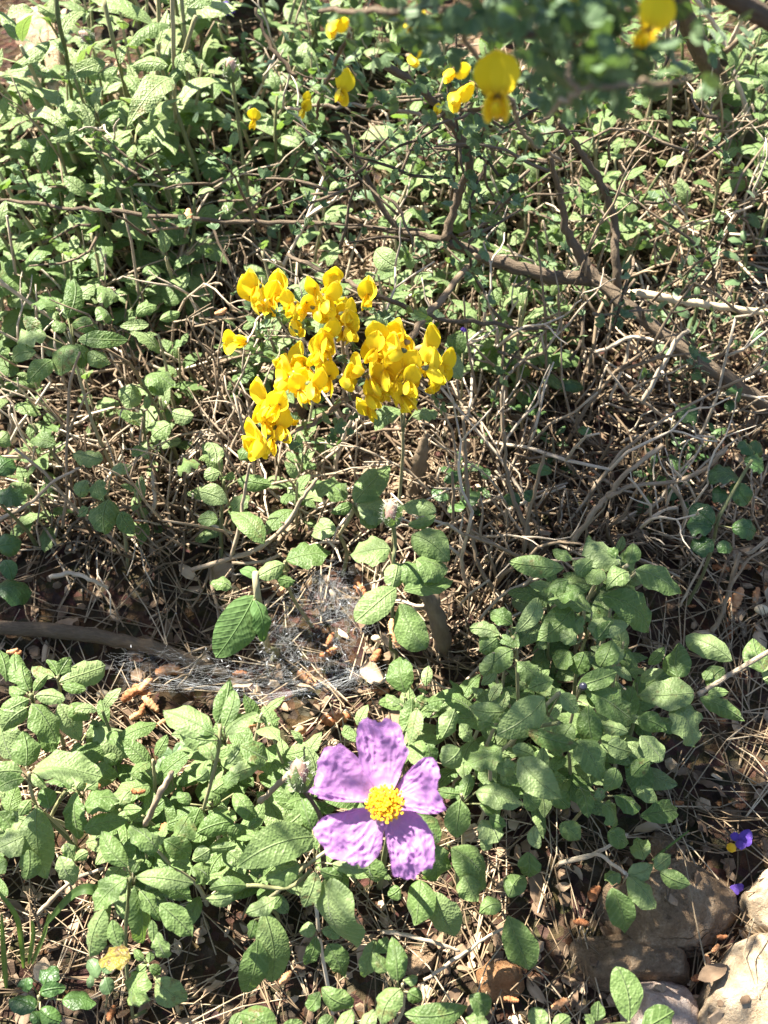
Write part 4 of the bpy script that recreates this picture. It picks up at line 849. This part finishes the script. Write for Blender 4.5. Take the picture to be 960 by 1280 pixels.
twig('thin stem with a kink right of the right-hand yellow flowers', [[(595,492,.04,1.8),(588,450,.07,1.8),(582,412,.09,1.5),(580,370,.12,1.2)]], (.5,0,0))
twig('curved whitish stem in the dark gap below the leaning limb', [[(628,548,.03,2.2),(628,490,.06,2.2),(639,464,.07,2),(665,438,.08,1.6),(690,400,.1,1.2)]], (.6,0,0))
twig('grey stem at the right edge carrying the dark-leaved seedling', [[(890,790,.01,3.4),(905,760,.02,3.2),(915,720,.04,3),(925,690,.05,2.4)],[(915,730,.04,2),(935,700,.05,1.6),(960,685,.05,1.4)]], (.5,0,0))
twig('fine straw stalk slanting below the dark-leaved seedling', [[(850,758,.02,1.6),(872,715,.04,1.6),(894,672,.06,1.2)]], (.7,0,0))
twig('grey knotty twig lying across the stones at bottom centre', [[(478,1165,.03,3),(505,1168,.03,2.8),(535,1176,.03,2.8),(575,1188,.025,2.2)],[(530,1225,.02,2.4),(575,1195,.03,2.4),(612,1170,.04,2),(640,1155,.045,1.6)]], (.65,0,0))
twig('brown stub of stem left of the hairy pinkish bud', [[(325,1002,.09,4),(345,982,.11,4),(362,968,.12,4.4),(385,950,.13,3)]], (.55,0,0))
twig('purplish bare stem between the left-hand leaf clusters', [[(182,1030,.08,4),(192,1010,.1,4),(203,986,.11,4),(215,965,.12,3)]], (.55,0,0))
twig('grey stick leaning from the needles above the small lobed shoot', [[(700,1080,.03,2.6),(740,1068,.05,2.6),(775,1050,.06,2.4),(782,1042,.065,3.4)]], (.8,0,0))
twig('slender grey stem in the litter beneath the drooping grey-green leaf', [[(48,1142,.02,3),(70,1120,.03,2.8),(92,1100,.04,2.6),(130,1085,.05,2)]], (.6,0,0))
twig('whitish crossing twigs at the top right beneath the trunk', [[(940,155,.05,3.4),(922,105,.08,3.2),(903,50,.1,3.2),(885,20,.12,3),(862,-10,.14,3)],[(938,150,.05,3),(915,118,.06,3),(875,112,.06,2.6)],[(912,55,.1,3),(925,28,.12,2.6),(930,0,.14,2.4)]], (.8,0,0))
twig('olive green stick slanting at the top right corner', [[(905,65,.10,4),(930,45,.12,4),(965,20,.13,3.4)]], (.35,0,0))
twig('tall pale jointed stem right of the blurred overhanging broom', [[(838,175,.02,3),(836,110,.07,2.8),(834,50,.13,2.6),(833,-10,.18,2.4)],[(836,110,.07,2),(820,85,.09,1.6),(815,60,.1,1)]], (.6,0,0))
twig('bare grey-brown stem in front of the toothed right-hand clump', [[(572,760,.02,1.8),(590,740,.04,1.8),(612,725,.05,1.6)],[(600,775,.02,2),(630,742,.04,2),(675,722,.05,1.6)]], (.7,0,0))

# ------------------------------------------------------------------ seeded filler plants (all really rooted on the slope)
def filler_proto(kind, seed):
    r = random.Random(seed); sb = MB(); lb = MB(); H = {'sage': r.uniform(.05, .10), 'lance': r.uniform(.09, .16), 'tiny': r.uniform(.02, .045), 'glossy': r.uniform(.03, .06)}[kind]
    lean = Vector((r.uniform(-.3, .3), r.uniform(-.3, .3), 1)) * H
    pts = [Vector((0, 0, -.006)), lean * .35 + Vector((r.uniform(-.005, .005), r.uniform(-.005, .005), 0)), lean * .7, lean]
    pp, rr = smooth_path(pts, [.0016, .0014, .0012, .0009], 4); tube(sb, pp, rr, 5, tintr(r))
    pairs = {'sage': 5, 'lance': 6, 'tiny': 4, 'glossy': 4}[kind]; a0 = r.uniform(0, 3)
    for i in range(pairs):
        v = .25 + .75 * i / (pairs - 1); p = pp[min(int(v * (len(pp) - 1)), len(pp) - 1)]
        for sgn in (0, math.pi):
            if r.random() < .1: continue
            an = a0 + i * 1.57 + sgn + r.uniform(-.4, .4); L_ = {'sage': r.uniform(.020, .034), 'lance': r.uniform(.024, .042), 'tiny': r.uniform(.008, .014), 'glossy': r.uniform(.014, .024)}[kind] * (1 - .45 * max(0, v - .6) / .4)
            el = -.35 + 1.0 * v + r.uniform(-.3, .25)
            d = Vector((math.cos(an) * math.cos(el), math.sin(an) * math.cos(el), math.sin(el)))
            w = L_ * {'sage': r.uniform(.48, .62), 'lance': r.uniform(.28, .42), 'tiny': .55, 'glossy': .5}[kind]
            b0 = p + d * .003; tip = b0 + d * L_; tip.z = max(tip.z, .004)
            leaf(lb, b0, tip, w, UP + Vector((r.uniform(-.3, .3), r.uniform(-.3, .3), 0)), {'tiny': 'round'}.get(kind, kind), arch=r.uniform(.06, .2), curl=r.uniform(.1, .4), fold=r.uniform(0, .15), wave=r.uniform(.03, .09), t=tintr(r), nv=8, nu=3, r=r, twist=r.uniform(-.5, .5))
    return sb, lb
protos = {}
for kind, n in (('sage', 7), ('lance', 6), ('tiny', 4), ('glossy', 3)):
    protos[kind] = [filler_proto(kind, 100 + i + 31 * len(kind)) for i in range(n)]
mats = {'sage': mSage, 'lance': mLance, 'tiny': mBroomLeaf, 'glossy': mGloss}
names = {'sage': 'cistus_plant', 'lance': 'cistus_plant', 'tiny': 'seedling', 'glossy': 'evergreen_sapling'}
made = {}
fr_ = random.Random(21)
def filler(kind, x, y, scale, label, group):
    p = P(x, y, 0); p.z = gz(p.x, p.y); k = fr_.randrange(len(protos[kind])); rz = fr_.uniform(0, 6.28)
    if (kind, k) not in made:
        o = bpy.data.objects.new(names[kind], None); col.objects.link(o); o['_w'] = (0, 0, 0); o.empty_display_size = .02; tag(o, label, 'plant', group)
        sb, lb = protos[kind][k]; sb.build('stem', mStem, o); lb.build('foliage', mats[kind], o)
        made[(kind, k)] = o; o.location = p; o.rotation_euler = (fr_.uniform(-.15, .15), fr_.uniform(-.15, .15), rz); o.scale = (scale,) * 3
    else:
        o = dup(made[(kind, k)], p, rz, scale, label, group, rot=(fr_.uniform(-.15, .15), fr_.uniform(-.15, .15), rz))
def region(kind, x0, x1, y0, y1, n, s0, s1, label, group):
    for _ in range(n):
        x, y, sc = fr_.uniform(x0, x1), fr_.uniform(y0, y1), fr_.uniform(s0, s1)
        if kind == 'lance' and x < 170 and 20 < y < 240:           # an opening where the whitish rocks show
            if x < 115 and y < 190: continue
            sc *= .7
        filler(kind, x, y, sc, label, group)
region('lance', -40, 270, 50, 330, 36, 1.0, 1.5, 'pale narrow-leaved plant in the sunlit thicket of the top left corner', 'narrow-leaved plants at the top left')
region('lance', -40, 300, -60, 60, 10, .9, 1.3, 'narrow-leaved plant in the sunlit thicket along the top edge at left', 'narrow-leaved plants along the top edge')
region('sage', -40, 310, 230, 450, 36, .85, 1.2, 'pale sage-leaved plant on the left between the long thin limb and the big rosette', 'sage-leaved plants left of the yellow flowers')
region('sage', 250, 560, 60, 330, 30, .85, 1.2, 'pale sage-leaved plant behind the long thin limb, above the yellow flowers', 'sage-leaved plants above the yellow flowers')
region('tiny', 240, 560, 100, 420, 20, .9, 1.4, 'little grey-green seedling under the thin limb above the yellow flowers', 'seedlings above the yellow flowers')
region('sage', 540, 980, 90, 350, 50, .75, 1.1, 'sage-leaved plant among bare stems at the upper right, below the blurred broom', 'sage-leaved plants at the upper right')
region('sage', 540, 760, 350, 520, 13, .7, 1.0, 'shaded sage-leaved plant under the slanting limb', 'sage-leaved plants under the slanting limb')
region('tiny', 740, 960, 330, 480, 12, .9, 1.5, 'little round-leaved seedling around the straw-coloured stick', 'seedlings around the straw-coloured stick')
region('sage', -20, 400, 460, 690, 20, .65, .95, 'small sage-leaved plant among dead stems below the big rosette', 'small plants below the big rosette')
region('sage', -20, 500, 960, 1130, 24, .7, .95, 'low sage-leaved plant under the lower-left clump', 'low plants beneath the lower-left clump')
region('sage', 520, 800, 880, 1010, 17, .7, .95, 'low sage-leaved plant right of the mauve flower beneath the veined leaves', 'low plants right of the mauve flower')
region('sage', 640, 800, 740, 860, 8, .7, .95, 'low shaded sage-leaved plant inside the right-hand clump', 'low plants inside the right-hand clump')
region('glossy', 540, 960, 540, 700, 8, .6, .9, 'low dark-leaved sapling in the shade right of the old stump', 'dark saplings in the shade')
region('sage', 600, 960, -60, 150, 14, .8, 1.1, 'sage-leaved plant behind the blurred broom at the top', 'plants behind the blurred broom')
region('sage', 240, 520, -90, 60, 20, .9, 1.25, 'sage-leaved plant along the top edge left of the blurred broom', 'plants along the top edge left of the blurred broom')
region('sage', 240, 560, 330, 480, 9, .7, 1.0, 'sage-leaved plant in the tangle behind the yellow flowers', 'plants behind the yellow flowers')
region('tiny', -30, 110, 40, 190, 9, 1.2, 1.9, 'little seedling beside the long whitish rock, top left', 'seedlings beside the whitish rock')
# upper left tall stems
def tall(label, pts, leaves, h, bud=None):
    o = shoot(CP, label, pts[0][:2], h, leaves, stem=[[(a, b, c) for a, b, c in pts]], shape='lance', mat=mLance, rad=2.4)
    if bud:
        a = P(bud[0], bud[1], h + .01); b = P(bud[2], bud[3], h + .018); make_bud(o, a, b, bud[4] * depth(a) / FPX)
    return o
tall('tall hairy green stem with one long crinkled leaf, top left', [(215,-15,.04),(217,60,0),(218,115,-.05),(221,178,-.12)],
  [(215,98,158,160,34,-.3),(210,82,163,84,18,-.1),(211,30,158,60,16,-.2),(220,85,240,68,12),(236,10,262,-12,26,.2),(222,70,232,95,14,-.4)], .17)
tall('reddish diagonal stem with buds meeting the tall hairy stem, top left', [(245,20,.03),(232,60,.01),(219,95,-.02),(216,150,-.1)], [(232,60,248,82,12,-.4),(225,85,205,110,14,-.4)], .15)
tall('budded stem with arching leaves, second from the left corner', [(130,0,.03),(140,45,.01),(150,85,-.02),(165,150,-.11)],
  [(132,78,77,100,20,-.15),(148,84,118,95,16,-.4),(150,80,158,58,12,.2),(140,40,150,30,10),(155,95,175,120,16,-.3)], .15, bud=(118,52,98,40,8))
tall('slender leafy stem nearest the top left corner', [(68,-15,.04),(74,30,.02),(84,78,-.02),(92,150,-.11)],
  [(62,52,6,90,16,-.3),(78,46,109,14,15,.2),(42,13,3,29,15,-.2),(70,20,45,5,12),(82,70,62,50,10)], .15)
tall('pale upright shoot with folded leaves below the arching leaves, top left', [(119,140,0),(120,165,-.05),(122,200,-.1)],
  [(118,142,92,128,14,.2),(117,140,108,104,11,.5),(84,162,26,150,18,-.1),(76,132,39,110,22,.1),(100,160,60,175,16,-.3),(85,150,75,118,11,.4),(122,140,140,105,14,.3),(130,155,165,150,14)], .12)
tall('pale shoot with long folded leaves below the tall hairy stem', [(165,175,0),(168,200,-.05),(170,240,-.1)],
  [(165,170,140,205,14,-.3),(163,165,120,175,14,0),(160,160,150,128,12,.4),(170,168,200,150,16,.1),(172,175,205,185,16,-.2),(165,180,150,215,16,-.4)], .12)
bb = P(288, 92, .15); bo = thing('cistus_bud', 'hairy mauve-tipped bud on a thin stalk near the top, left of the blurred broom', 'flower bud', (bb.x, bb.y, gz(bb.x, bb.y)))
make_bud(bo, P(291, 102, .15), P(287, 72, .166), .0062)
mb = MB(); pp, rr = smooth_path([P(291, 100, .15), P(294, 125, .13), Vector((bb.x + .005, bb.y, gz(bb.x, bb.y) - .004))], [.0012, .0012, .0016], 5); tube(mb, pp, rr, 6, tintr()); mb.build('stalk', mStem, bo)

# ------------------------------------------------------------------ litter
lr = random.Random(77)
def topz(x, y):                                       # soil, or the upper face of a stone where one lies there
    z = gz(x, y)
    for b_ in STONES:
        hit = b_.ray_cast(Vector((x, y, 1.0)), Vector((0, 0, -1)))
        if hit[0] is not None: z = max(z, hit[0].z)
    return z
def rand_xy(weighted=True):
    while True:
        x = lr.uniform(-120, 1080); y = lr.uniform(-120, 1350)
        p = P(x, y, 0); return p
def needles(n):
    mb = MB()
    for _ in range(n):
        y = lr.uniform(.12, 1.55) if lr.random() < .45 else lr.uniform(.15, .75); x = lr.uniform(-.75, .75) * (.4 + .6 * y)
        L_ = lr.uniform(.03, .085); an = lr.uniform(0, 3.14); z = topz(x, y)
        if z > gz(x, y) + .006 and lr.random() < .88: continue
        z += lr.uniform(.001, .010); tl = lr.gauss(0, .14)
        d = Vector((math.cos(an), math.sin(an), tl + SLOPE * math.sin(an))); d.normalize(); sd = Vector((-math.sin(an), math.cos(an), 0)); bw = lr.uniform(-.008, .008)
        c = Vector((x, y, z)); tt = (lr.random(), 0, 0)
        for s_ in ((-1, 1) if lr.random() < .5 else (0,)):
            a = c - d * L_ * .5; b = c + d * L_ * .5 + sd * s_ * lr.uniform(.002, .008); m_ = (a + b) * .5 + sd * bw
            tube(mb, [a, m_, b], [.0005, .00045, .0003], 3, tt, cap=False)
    tag(mb.build('pine_needles', mNeedle), 'fallen brown pine needles covering the ground', 'pine needles', kind='stuff')
needles(4200)
def chips(n):
    mb = MB()
    for _ in range(n):
        y = lr.uniform(.12, .9) if lr.random() < .75 else lr.uniform(.6, 1.6); x = lr.uniform(-.75, .75) * (.4 + .6 * y)
        zt = topz(x, y)
        if zt > gz(x, y) + .006 and lr.random() < .8: continue
        c = Vector((x, y, zt + lr.uniform(.0, .003))); s = lr.uniform(.0015, .006)
        rt = Matrix.Rotation(lr.uniform(0, 6.28), 3, 'Z') @ Matrix.Rotation(lr.gauss(0, .6), 3, 'X') @ Matrix.Rotation(lr.gauss(0, .5), 3, 'Y'); tt = (lr.random(), 0, 0)
        el = lr.uniform(.4, 1); h = s * lr.uniform(.12, .35); k = lr.choice((5, 6)); ids = []; top = []
        for j in range(k):
            a = 6.283 * j / k + lr.uniform(-.3, .3); q = Vector((math.cos(a) * s, math.sin(a) * s * el, 0)); ids.append(mb.add(c + rt @ q, (q.x * 1000, q.y * 1000), tt))
            q2 = q * lr.uniform(.7, .95) + Vector((0, 0, h + lr.uniform(-.3, .3) * h)); top.append(mb.add(c + rt @ q2, (q2.x * 1000, q2.y * 1000), tt))
        mb.f.append(tuple(top)); mb.f.append(tuple(reversed(ids)))
        for j in range(k): mb.f.append((ids[j], ids[(j + 1) % k], top[(j + 1) % k], top[j]))
    tag(mb.build('litter_fragments', mChip, smooth=False), 'loose bark chips and crumbs of dry leaf scattered on the soil', 'leaf litter', kind='stuff')
chips(7500)
def dead_leaves(n):
    mb = MB()
    for _ in range(n):
        y = lr.uniform(.12, .8) if lr.random() < .7 else lr.uniform(.6, 1.5); x = lr.uniform(-.75, .75) * (.4 + .6 * y); an = lr.uniform(0, 6.28); L_ = lr.uniform(.008, .022)
        zt = topz(x, y)
        if zt > gz(x, y) + .006 and lr.random() < .85: continue
        B = Vector((x, y, zt + lr.uniform(.001, .006))); T = B + Vector((math.cos(an), math.sin(an), lr.uniform(-.15, .45) + SLOPE * math.sin(an))).normalized() * L_
        leaf(mb, B, T, L_ * lr.uniform(.35, .7), UP + Vector((lr.uniform(-.8, .8), lr.uniform(-.8, .8), 0)), 'sage', arch=lr.uniform(-.1, .3), curl=lr.uniform(-.6, 1.2), fold=lr.uniform(0, .5), wave=lr.uniform(.05, .25), t=(lr.random(), 0, 0), nv=6, nu=2, r=lr, twist=lr.uniform(-1.5, 1.5))
    tag(mb.build('dead_leaves', mChip), 'curled brown dead leaves scattered over the soil and needles', 'dead leaves', kind='stuff')
dead_leaves(900)
def dead_stems(n):
    mb = MB()
    boxes = [(80, 560, 330, 700, 40, .05), (-20, 300, 450, 720, 14, .05), (540, 980, 130, 330, 24, .06), (560, 980, 330, 720, 34, .05), (250, 560, 60, 330, 14, .05), (540, 760, 640, 880, 8, .03), (0, 300, 100, 400, 8, .04)]
    tot = sum(b[4] for b in boxes)
    for (x0, x1, y0, y1, w, hh) in boxes:
        for _ in range(int(n * w / tot)):
            p = P(lr.uniform(x0, x1), lr.uniform(y0, y1), 0); p.z = gz(p.x, p.y) + lr.uniform(-.003, hh * .5)
            L_ = lr.uniform(.015, .06); an = lr.uniform(0, 6.28); el = lr.uniform(.1, 1.45) if lr.random() < .7 else lr.uniform(-.2, .3)
            d = Vector((math.cos(an) * math.cos(el), math.sin(an) * math.cos(el), math.sin(el))); a = p; b = p + d * L_; j = lambda: Vector((lr.uniform(-1, 1), lr.uniform(-1, 1), lr.uniform(-1, 1))) * L_ * .07
            r0 = lr.uniform(.0004, .0012)
            tube(mb, [a, a.lerp(b, .35) + j(), a.lerp(b, .7) + j(), b], [r0, r0, r0 * .85, r0 * .6], 4, (lr.random() ** 1.9, 0, 0))
    tag(mb.build('dead_stem_tangle', mTwig), 'tangle of thin broken dead stems between the plants', 'dead stems', kind='stuff')
dead_stems(3300)
# upright twigs, one object each
tprot = []
for s_ in range(9):
    r = random.Random(500 + s_); mb = MB(); H = r.uniform(.06, .13); tt = (r.uniform(.2, .9), 0, 0)
    def grow(p, d, L_, r0, lvl):
        pts = [p]; k = 4
        for i in range(k):
            d = (d + Vector((r.uniform(-.35, .35), r.uniform(-.35, .35), r.uniform(-.2, .2)))).normalized(); p = p + d * L_ / k; pts.append(p)
            if lvl < 2 and r.random() < .55: grow(p, (d + Vector((r.uniform(-1, 1), r.uniform(-1, 1), r.uniform(-.2, .5)))).normalized(), L_ * r.uniform(.35, .6), r0 * .65, lvl + 1)
        tube(mb, pts, [r0 * (1 - .12 * i) for i in range(k + 1)], 5, tt, knob=.15)
    grow(Vector((0, 0, -.005)), Vector((r.uniform(-.6, .6), r.uniform(-.6, .6), 1)).normalized(), H, r.uniform(.0010, .0017), 0)
    tprot.append(mb)
tmade = {}
def twigs(x0, x1, y0, y1, n, label, group):
    for _ in range(n):
        k = lr.randrange(len(tprot)); p = P(lr.uniform(x0, x1), lr.uniform(y0, y1), 0); p.z = gz(p.x, p.y)
        if k not in tmade: o = tprot[k].build('dry_twig', mTwig); tmade[k] = o; o.location = p
        else: o = tmade[k].copy(); col.objects.link(o); o.location = p
        o.rotation_euler = (lr.gauss(0, .35), lr.gauss(0, .35), lr.uniform(0, 6.28)); s = lr.uniform(.8, 1.3); o.scale = (s, s, s); tag(o, label, 'twig', group)
twigs(80, 480, 380, 700, 46, 'brown branching dead twig in the tangle below and left of the yellow flowers', 'dead twigs left of and below the yellow flowers')
twigs(560, 960, 350, 700, 44, 'brown branching dead twig in the shaded tangle under the slanting limb', 'dead twigs under the slanting limb')
twigs(600, 980, 100, 340, 28, 'grey branching dead twig in the sunny tangle at the upper right', 'dead twigs at the upper right')
twigs(230, 600, 120, 340, 16, 'grey branching dead twig behind the long thin limb', 'dead twigs behind the long thin limb')
twigs(-20, 240, 200, 640, 16, 'brown branching dead twig at the left edge around the big rosette', 'dead twigs around the big rosette')
twigs(540, 660, 640, 850, 8, 'brown dead twig between the hairy-budded shoot and the right-hand clump', 'dead twigs beside the hairy-budded shoot')

# pine catkins and small cones
def catkin_mb(seed):
    r = random.Random(seed); mb = MB(); L_ = .011; pts = []; rr = []; k = 14; seg = 9
    for i in range(k + 1):
        v = i / k; pts.append(Vector((L_ * (v - .5), .0025 * math.sin(v * 2.6 + seed), 0))); rr.append(.0023 * max(.25, math.sin(math.pi * (.08 + .86 * v)) ** .5) * (1.15 if i % 2 else .85))
    tube(mb, pts, rr, seg, (r.uniform(.3, .8), 0, 0), knob=.22, r=r); return mb
cprot = [catkin_mb(i) for i in range(5)]; cmade = {}
def catkin(x, y, s, ang, label, group=None, h=.004):
    k = lr.randrange(5); p = P(x, y, h)
    if h < .01: p.z = gz(p.x, p.y) + .004
    if k not in cmade: o = cprot[k].build('pine_catkin', mCatkin); cmade[k] = o
    else: o = cmade[k].copy(); col.objects.link(o)
    o.location = p; o.rotation_euler = (lr.uniform(0, 6), lr.gauss(0, .2), ang); sc = s * depth(p) / FPX / .011; o.scale = (sc,) * 3
    if 'group' in o: del o['group']
    tag(o, label, 'pine catkin', group)
G1 = ('orange-brown catkin in the bright clump left of the pale fan of leaves', 'catkins of the bright clump at the left')
for (x, y, s, a) in [(165,870,26,.5),(178,862,26,-.6),(182,858,22,1),(188,880,24,-1),(172,894,20,.2),(178,888,16,1.5)]: catkin(x, y, s, a, *G1, h=.012)
G2 = ('brown catkin on the litter under the cobweb sheet', 'catkins under the cobweb')
for (x, y, s, a) in [(385,845,30,-.5),(300,842,18,.4),(410,810,24,.2),(170,826,18,.1),(212,842,34,0),(412,795,18,1),(470,820,22,1.2),(476,856,24,-.6),(455,730,30,-1.1),(350,735,16,1.2),(203,905,16,.5)]: catkin(x, y, s, a, *G2)
catkin(420, 891, 36, -.2, 'long orange catkin lying just above the mauve flower')
catkin(452, 893, 24, .6, 'stubby orange catkin touching the long one above the mauve flower')
G3 = ('rusty catkin caught beside the pale fan of leaves', 'catkins beside the pale fan')
for (x, y, s, a) in [(312,906,20,.6),(311,921,20,-.7),(376,912,24,1.1),(380,930,22,.1)]: catkin(x, y, s, a, *G3, h=.01)
G4 = ('reddish catkin stuck to the toothed leaf in the middle', 'catkins on the toothed leaf')
for (x, y, s, a) in [(490,784,20,1.2),(496,796,26,-1.2),(512,790,22,.1)]: catkin(x, y, s, a, *G4, h=.085)
G5 = ('rust-red catkin in the shade at the right edge beyond the toothed clump', 'catkins at the right edge')
for (x, y, s, a) in [(903,751,20,.1),(919,752,34,1.2),(908,777,14,1),(912,790,18,.6),(945,745,20,1),(932,710,16,0),(900,711,22,0),(952,708,14,1),(958,735,16,1.4),(865,757,10,0)]: catkin(x, y, s, a, *G5)
G6 = ('orange-brown catkin on the litter among the bottom stones and leaves', 'catkins along the bottom')
for (x, y, s, a) in [(747,1118,28,.8),(727,1155,20,0),(700,1255,22,0),(356,1222,24,1),(140,1266,20,1.3),(154,1267,16,.2),(903,1170,14,.2),(893,1185,14,.8),(885,1200,16,1),(870,1222,18,.3),(610,1172,16,1),(848,1003,14,0),(925,1005,16,.5),(640,1250,18,0)]: catkin(x, y, s, a, *G6, h=.012)
G7 = ('orange-brown catkin in the sunlit litter at the upper right', 'catkins at the upper right')
for (x, y, s, a) in [(570,165,16,1),(672,228,16,0),(715,168,16,1),(735,170,14,.4),(942,640*.5,14,1),(905,165,24,1.3),(655,190,12,0)]: catkin(x, y, s, a, *G7, h=.012)
G8 = ('orange-brown catkin half hidden in the lower-left leaf clump', 'catkins in the lower-left clump')
for (x, y, s, a) in [(117,983,18,.1),(173,987,18,-.2),(207,1038,18,1.3),(15,812,14,.4),(22,816,14,1.2)]: catkin(x, y, s, a, *G8, h=.06)
catkin(236, 271, 22, 1.4, 'brown curled catkin hanging on the long thin limb', h=.125)
catkin(275, 388, 16, .6, 'small brown gall-like catkin left of the topmost yellow flowers', h=.12)
# little round seed cones
def cone(x, y, s, label, h=.006):
    p = P(x, y, h); mb = MB(); spindle(mb, p + Vector((-.5, 0, .1)) * s * depth(p) / FPX, p + Vector((.5, 0, -.1)) * s * depth(p) / FPX, s * .38 * depth(p) / FPX, 8, 10, (.9, 0, 0), .5, .08)
    tag(mb.build('seed_capsule', mPaleWood, origin=p.copy()), label, 'seed capsule')
cone(129, 868, 16, 'round tan seed capsule left of the bright catkin clump'); cone(470, 798, 12, 'small tan seed capsule right of the cobweb')
cone(952, 762, 18, 'large tan seed capsule at the right edge above the woody stem')

# ------------------------------------------------------------------ violet flowers
def violet(label, pts, h, w):
    p = P(pts[0][0], pts[0][1], h); root = thing('violet_flower', label, 'flower', (p.x, p.y, gz(p.x, p.y)))
    for (bx, by, tx, ty, ww) in pts:
        mb = MB(); B = P(bx, by, h); T = PZ(tx, ty, B.z + .002); leaf(mb, B, T, ww * depth(B) / FPX, UP * .6 - FWD * .6, 'round', arch=.15, wave=.12, t=(.5, .8, 0), nv=8, nu=4); mb.build('petal', mViolet, root)
    mb = MB(); g = Vector((p.x, p.y + .004, gz(p.x, p.y) - .003)); tube(mb, [p, p.lerp(g, .5) + Vector((.002, 0, 0)), g], .0007, 5); mb.build('stalk', mStem, root)
violet('violet-blue flower on the pine needles at the right edge', [(922,1050,940,1040,15),(922,1050,914,1042,11),(924,1052,940,1050,12),(920,1052,932,1060,11)], .03, 1)
violet('dark purple fallen petals in the gap beside the brown stone', [(912,1110,930,1107,10),(912,1112,924,1117,8)], .008, 1)
violet('dark violet flower head at the top left behind the leaves', [(280,16,268,8,16),(280,16,294,12,16),(280,14,282,2,14)], .06, 1)
violet('two tiny pink-violet florets right of the yellow flowers', [(579,414,576,410,6),(579,414,583,412,6),(580,427,579,422,5)], .1, 1)
mb = MB(); q = P(914, 1060, .03); spindle(mb, q - UP * .002, q + UP * .003, .0028, 6, 8, p=.5); tag(mb.build('flower_bud', mYellow, origin=q.copy()), 'yellow speck of a bud under the violet-blue flower', 'flower bud')

# ------------------------------------------------------------------ cobweb
wr = random.Random(9); mb = MB(); wp = P(380, 800, .03)
def web_patch(cx, cy, rx, ry, n, h0, th):
    def pt():
        a = wr.uniform(0, 6.283); r_ = math.sqrt(wr.random()); x = cx + rx * r_ * math.cos(a); y = cy + ry * r_ * math.sin(a)
        return P(x, y, h0 + .018 * (r_ ** 2) + wr.uniform(-.003, .003))
    for _ in range(n):
        a = pt(); b = pt()
        if (b - a).length > .03: b = a.lerp(b, .03 / (b - a).length * wr.uniform(.3, 1))
        m_ = (a + b) * .5 - UP * wr.uniform(0, .002)
        tube(mb, [a, m_, b], th * wr.uniform(.5, 1.2), 3, cap=False)
web_patch(395, 795, 82, 78, 430, .022, .000026); web_patch(340, 850, 145, 30, 270, .026, .000026); web_patch(210, 835, 95, 32, 140, .024, .000026); web_patch(420, 740, 45, 45, 150, .03, .000028)
for _ in range(90):
    q = P(wr.gauss(370, 70), wr.gauss(815, 40), wr.uniform(.022, .035)); dq = Vector((wr.uniform(-1, 1), wr.uniform(-1, 1), 0)) * .0012; spindle(mb, q - dq, q + dq, .0003, 3, 5)
for (x0, y0, x1, y1) in [(310,875,435,848),(330,872,440,838),(312,876,360,872),(360,872,480,830),(195,845,300,862),(165,845,215,860),(320,878,350,872),(420,860,470,815)]:
    for k in range(3):
        a = P(x0 + wr.uniform(-6, 6), y0 + wr.uniform(-5, 5), .04); b = P(x1 + wr.uniform(-6, 6), y1 + wr.uniform(-5, 5), .035); tube(mb, [a, (a + b) * .5 - UP * .003, b], .00006, 3, cap=False)
tag(mb.build('cobweb', mSilk, origin=wp), 'fine grey cobweb sheet strung over the litter above the mauve flower', 'cobweb')

# ------------------------------------------------------------------ light, sky, camera
w = bpy.data.worlds.new('World'); scene.world = w; w.use_nodes = True
nt = w.node_tree; nt.nodes.clear()
el = math.asin(SUN.z); az = math.atan2(SUN.x, SUN.y)
sky = N(nt, 'ShaderNodeTexSky', sky_type='NISHITA', sun_disc=False, sun_elevation=el, sun_rotation=az)
bg = N(nt, 'ShaderNodeBackground', inp={'Strength': 0.05}); wo = N(nt, 'ShaderNodeOutputWorld')
nt.links.new(sky.outputs[0], bg.inputs[0]); nt.links.new(bg.outputs[0], wo.inputs[0])
sd = bpy.data.lights.new('sun', 'SUN'); sd.energy = 5.0; sd.angle = R(0.53); sd.color = (1, .94, .82)
so = bpy.data.objects.new('sun', sd); col.objects.link(so); so.rotation_euler = SUN.to_track_quat('Z', 'Y').to_euler(); so.location = (0, 0, 3)
cd = bpy.data.cameras.new('camera'); co = bpy.data.objects.new('camera', cd); col.objects.link(co)
co.location = CAM; co.rotation_euler = (math.pi / 2 - PITCH, 0, 0)
cd.sensor_fit = 'VERTICAL'; cd.sensor_height = 6.17; cd.sensor_width = 4.63; cd.lens = 6.17 / 2 / math.tan(R(25)); cd.clip_start = .01; cd.clip_end = 100
cd.dof.use_dof = True; cd.dof.focus_distance = .60; cd.dof.aperture_fstop = 2.3
scene.camera = co
vs = scene.view_settings; vs.view_transform = 'Standard'; vs.look = 'None'; vs.exposure = 2.5; vs.gamma = 1
cy = scene.cycles; cy.max_bounces = 7; cy.diffuse_bounces = 4; cy.glossy_bounces = 2; cy.transmission_bounces = 4; cy.transparent_max_bounces = 10
cy.use_denoising = True; cy.denoiser = 'OPENIMAGEDENOISE'; cy.sample_clamp_indirect = 6
for o in bpy.data.objects:
    if '_w' in o: del o['_w']
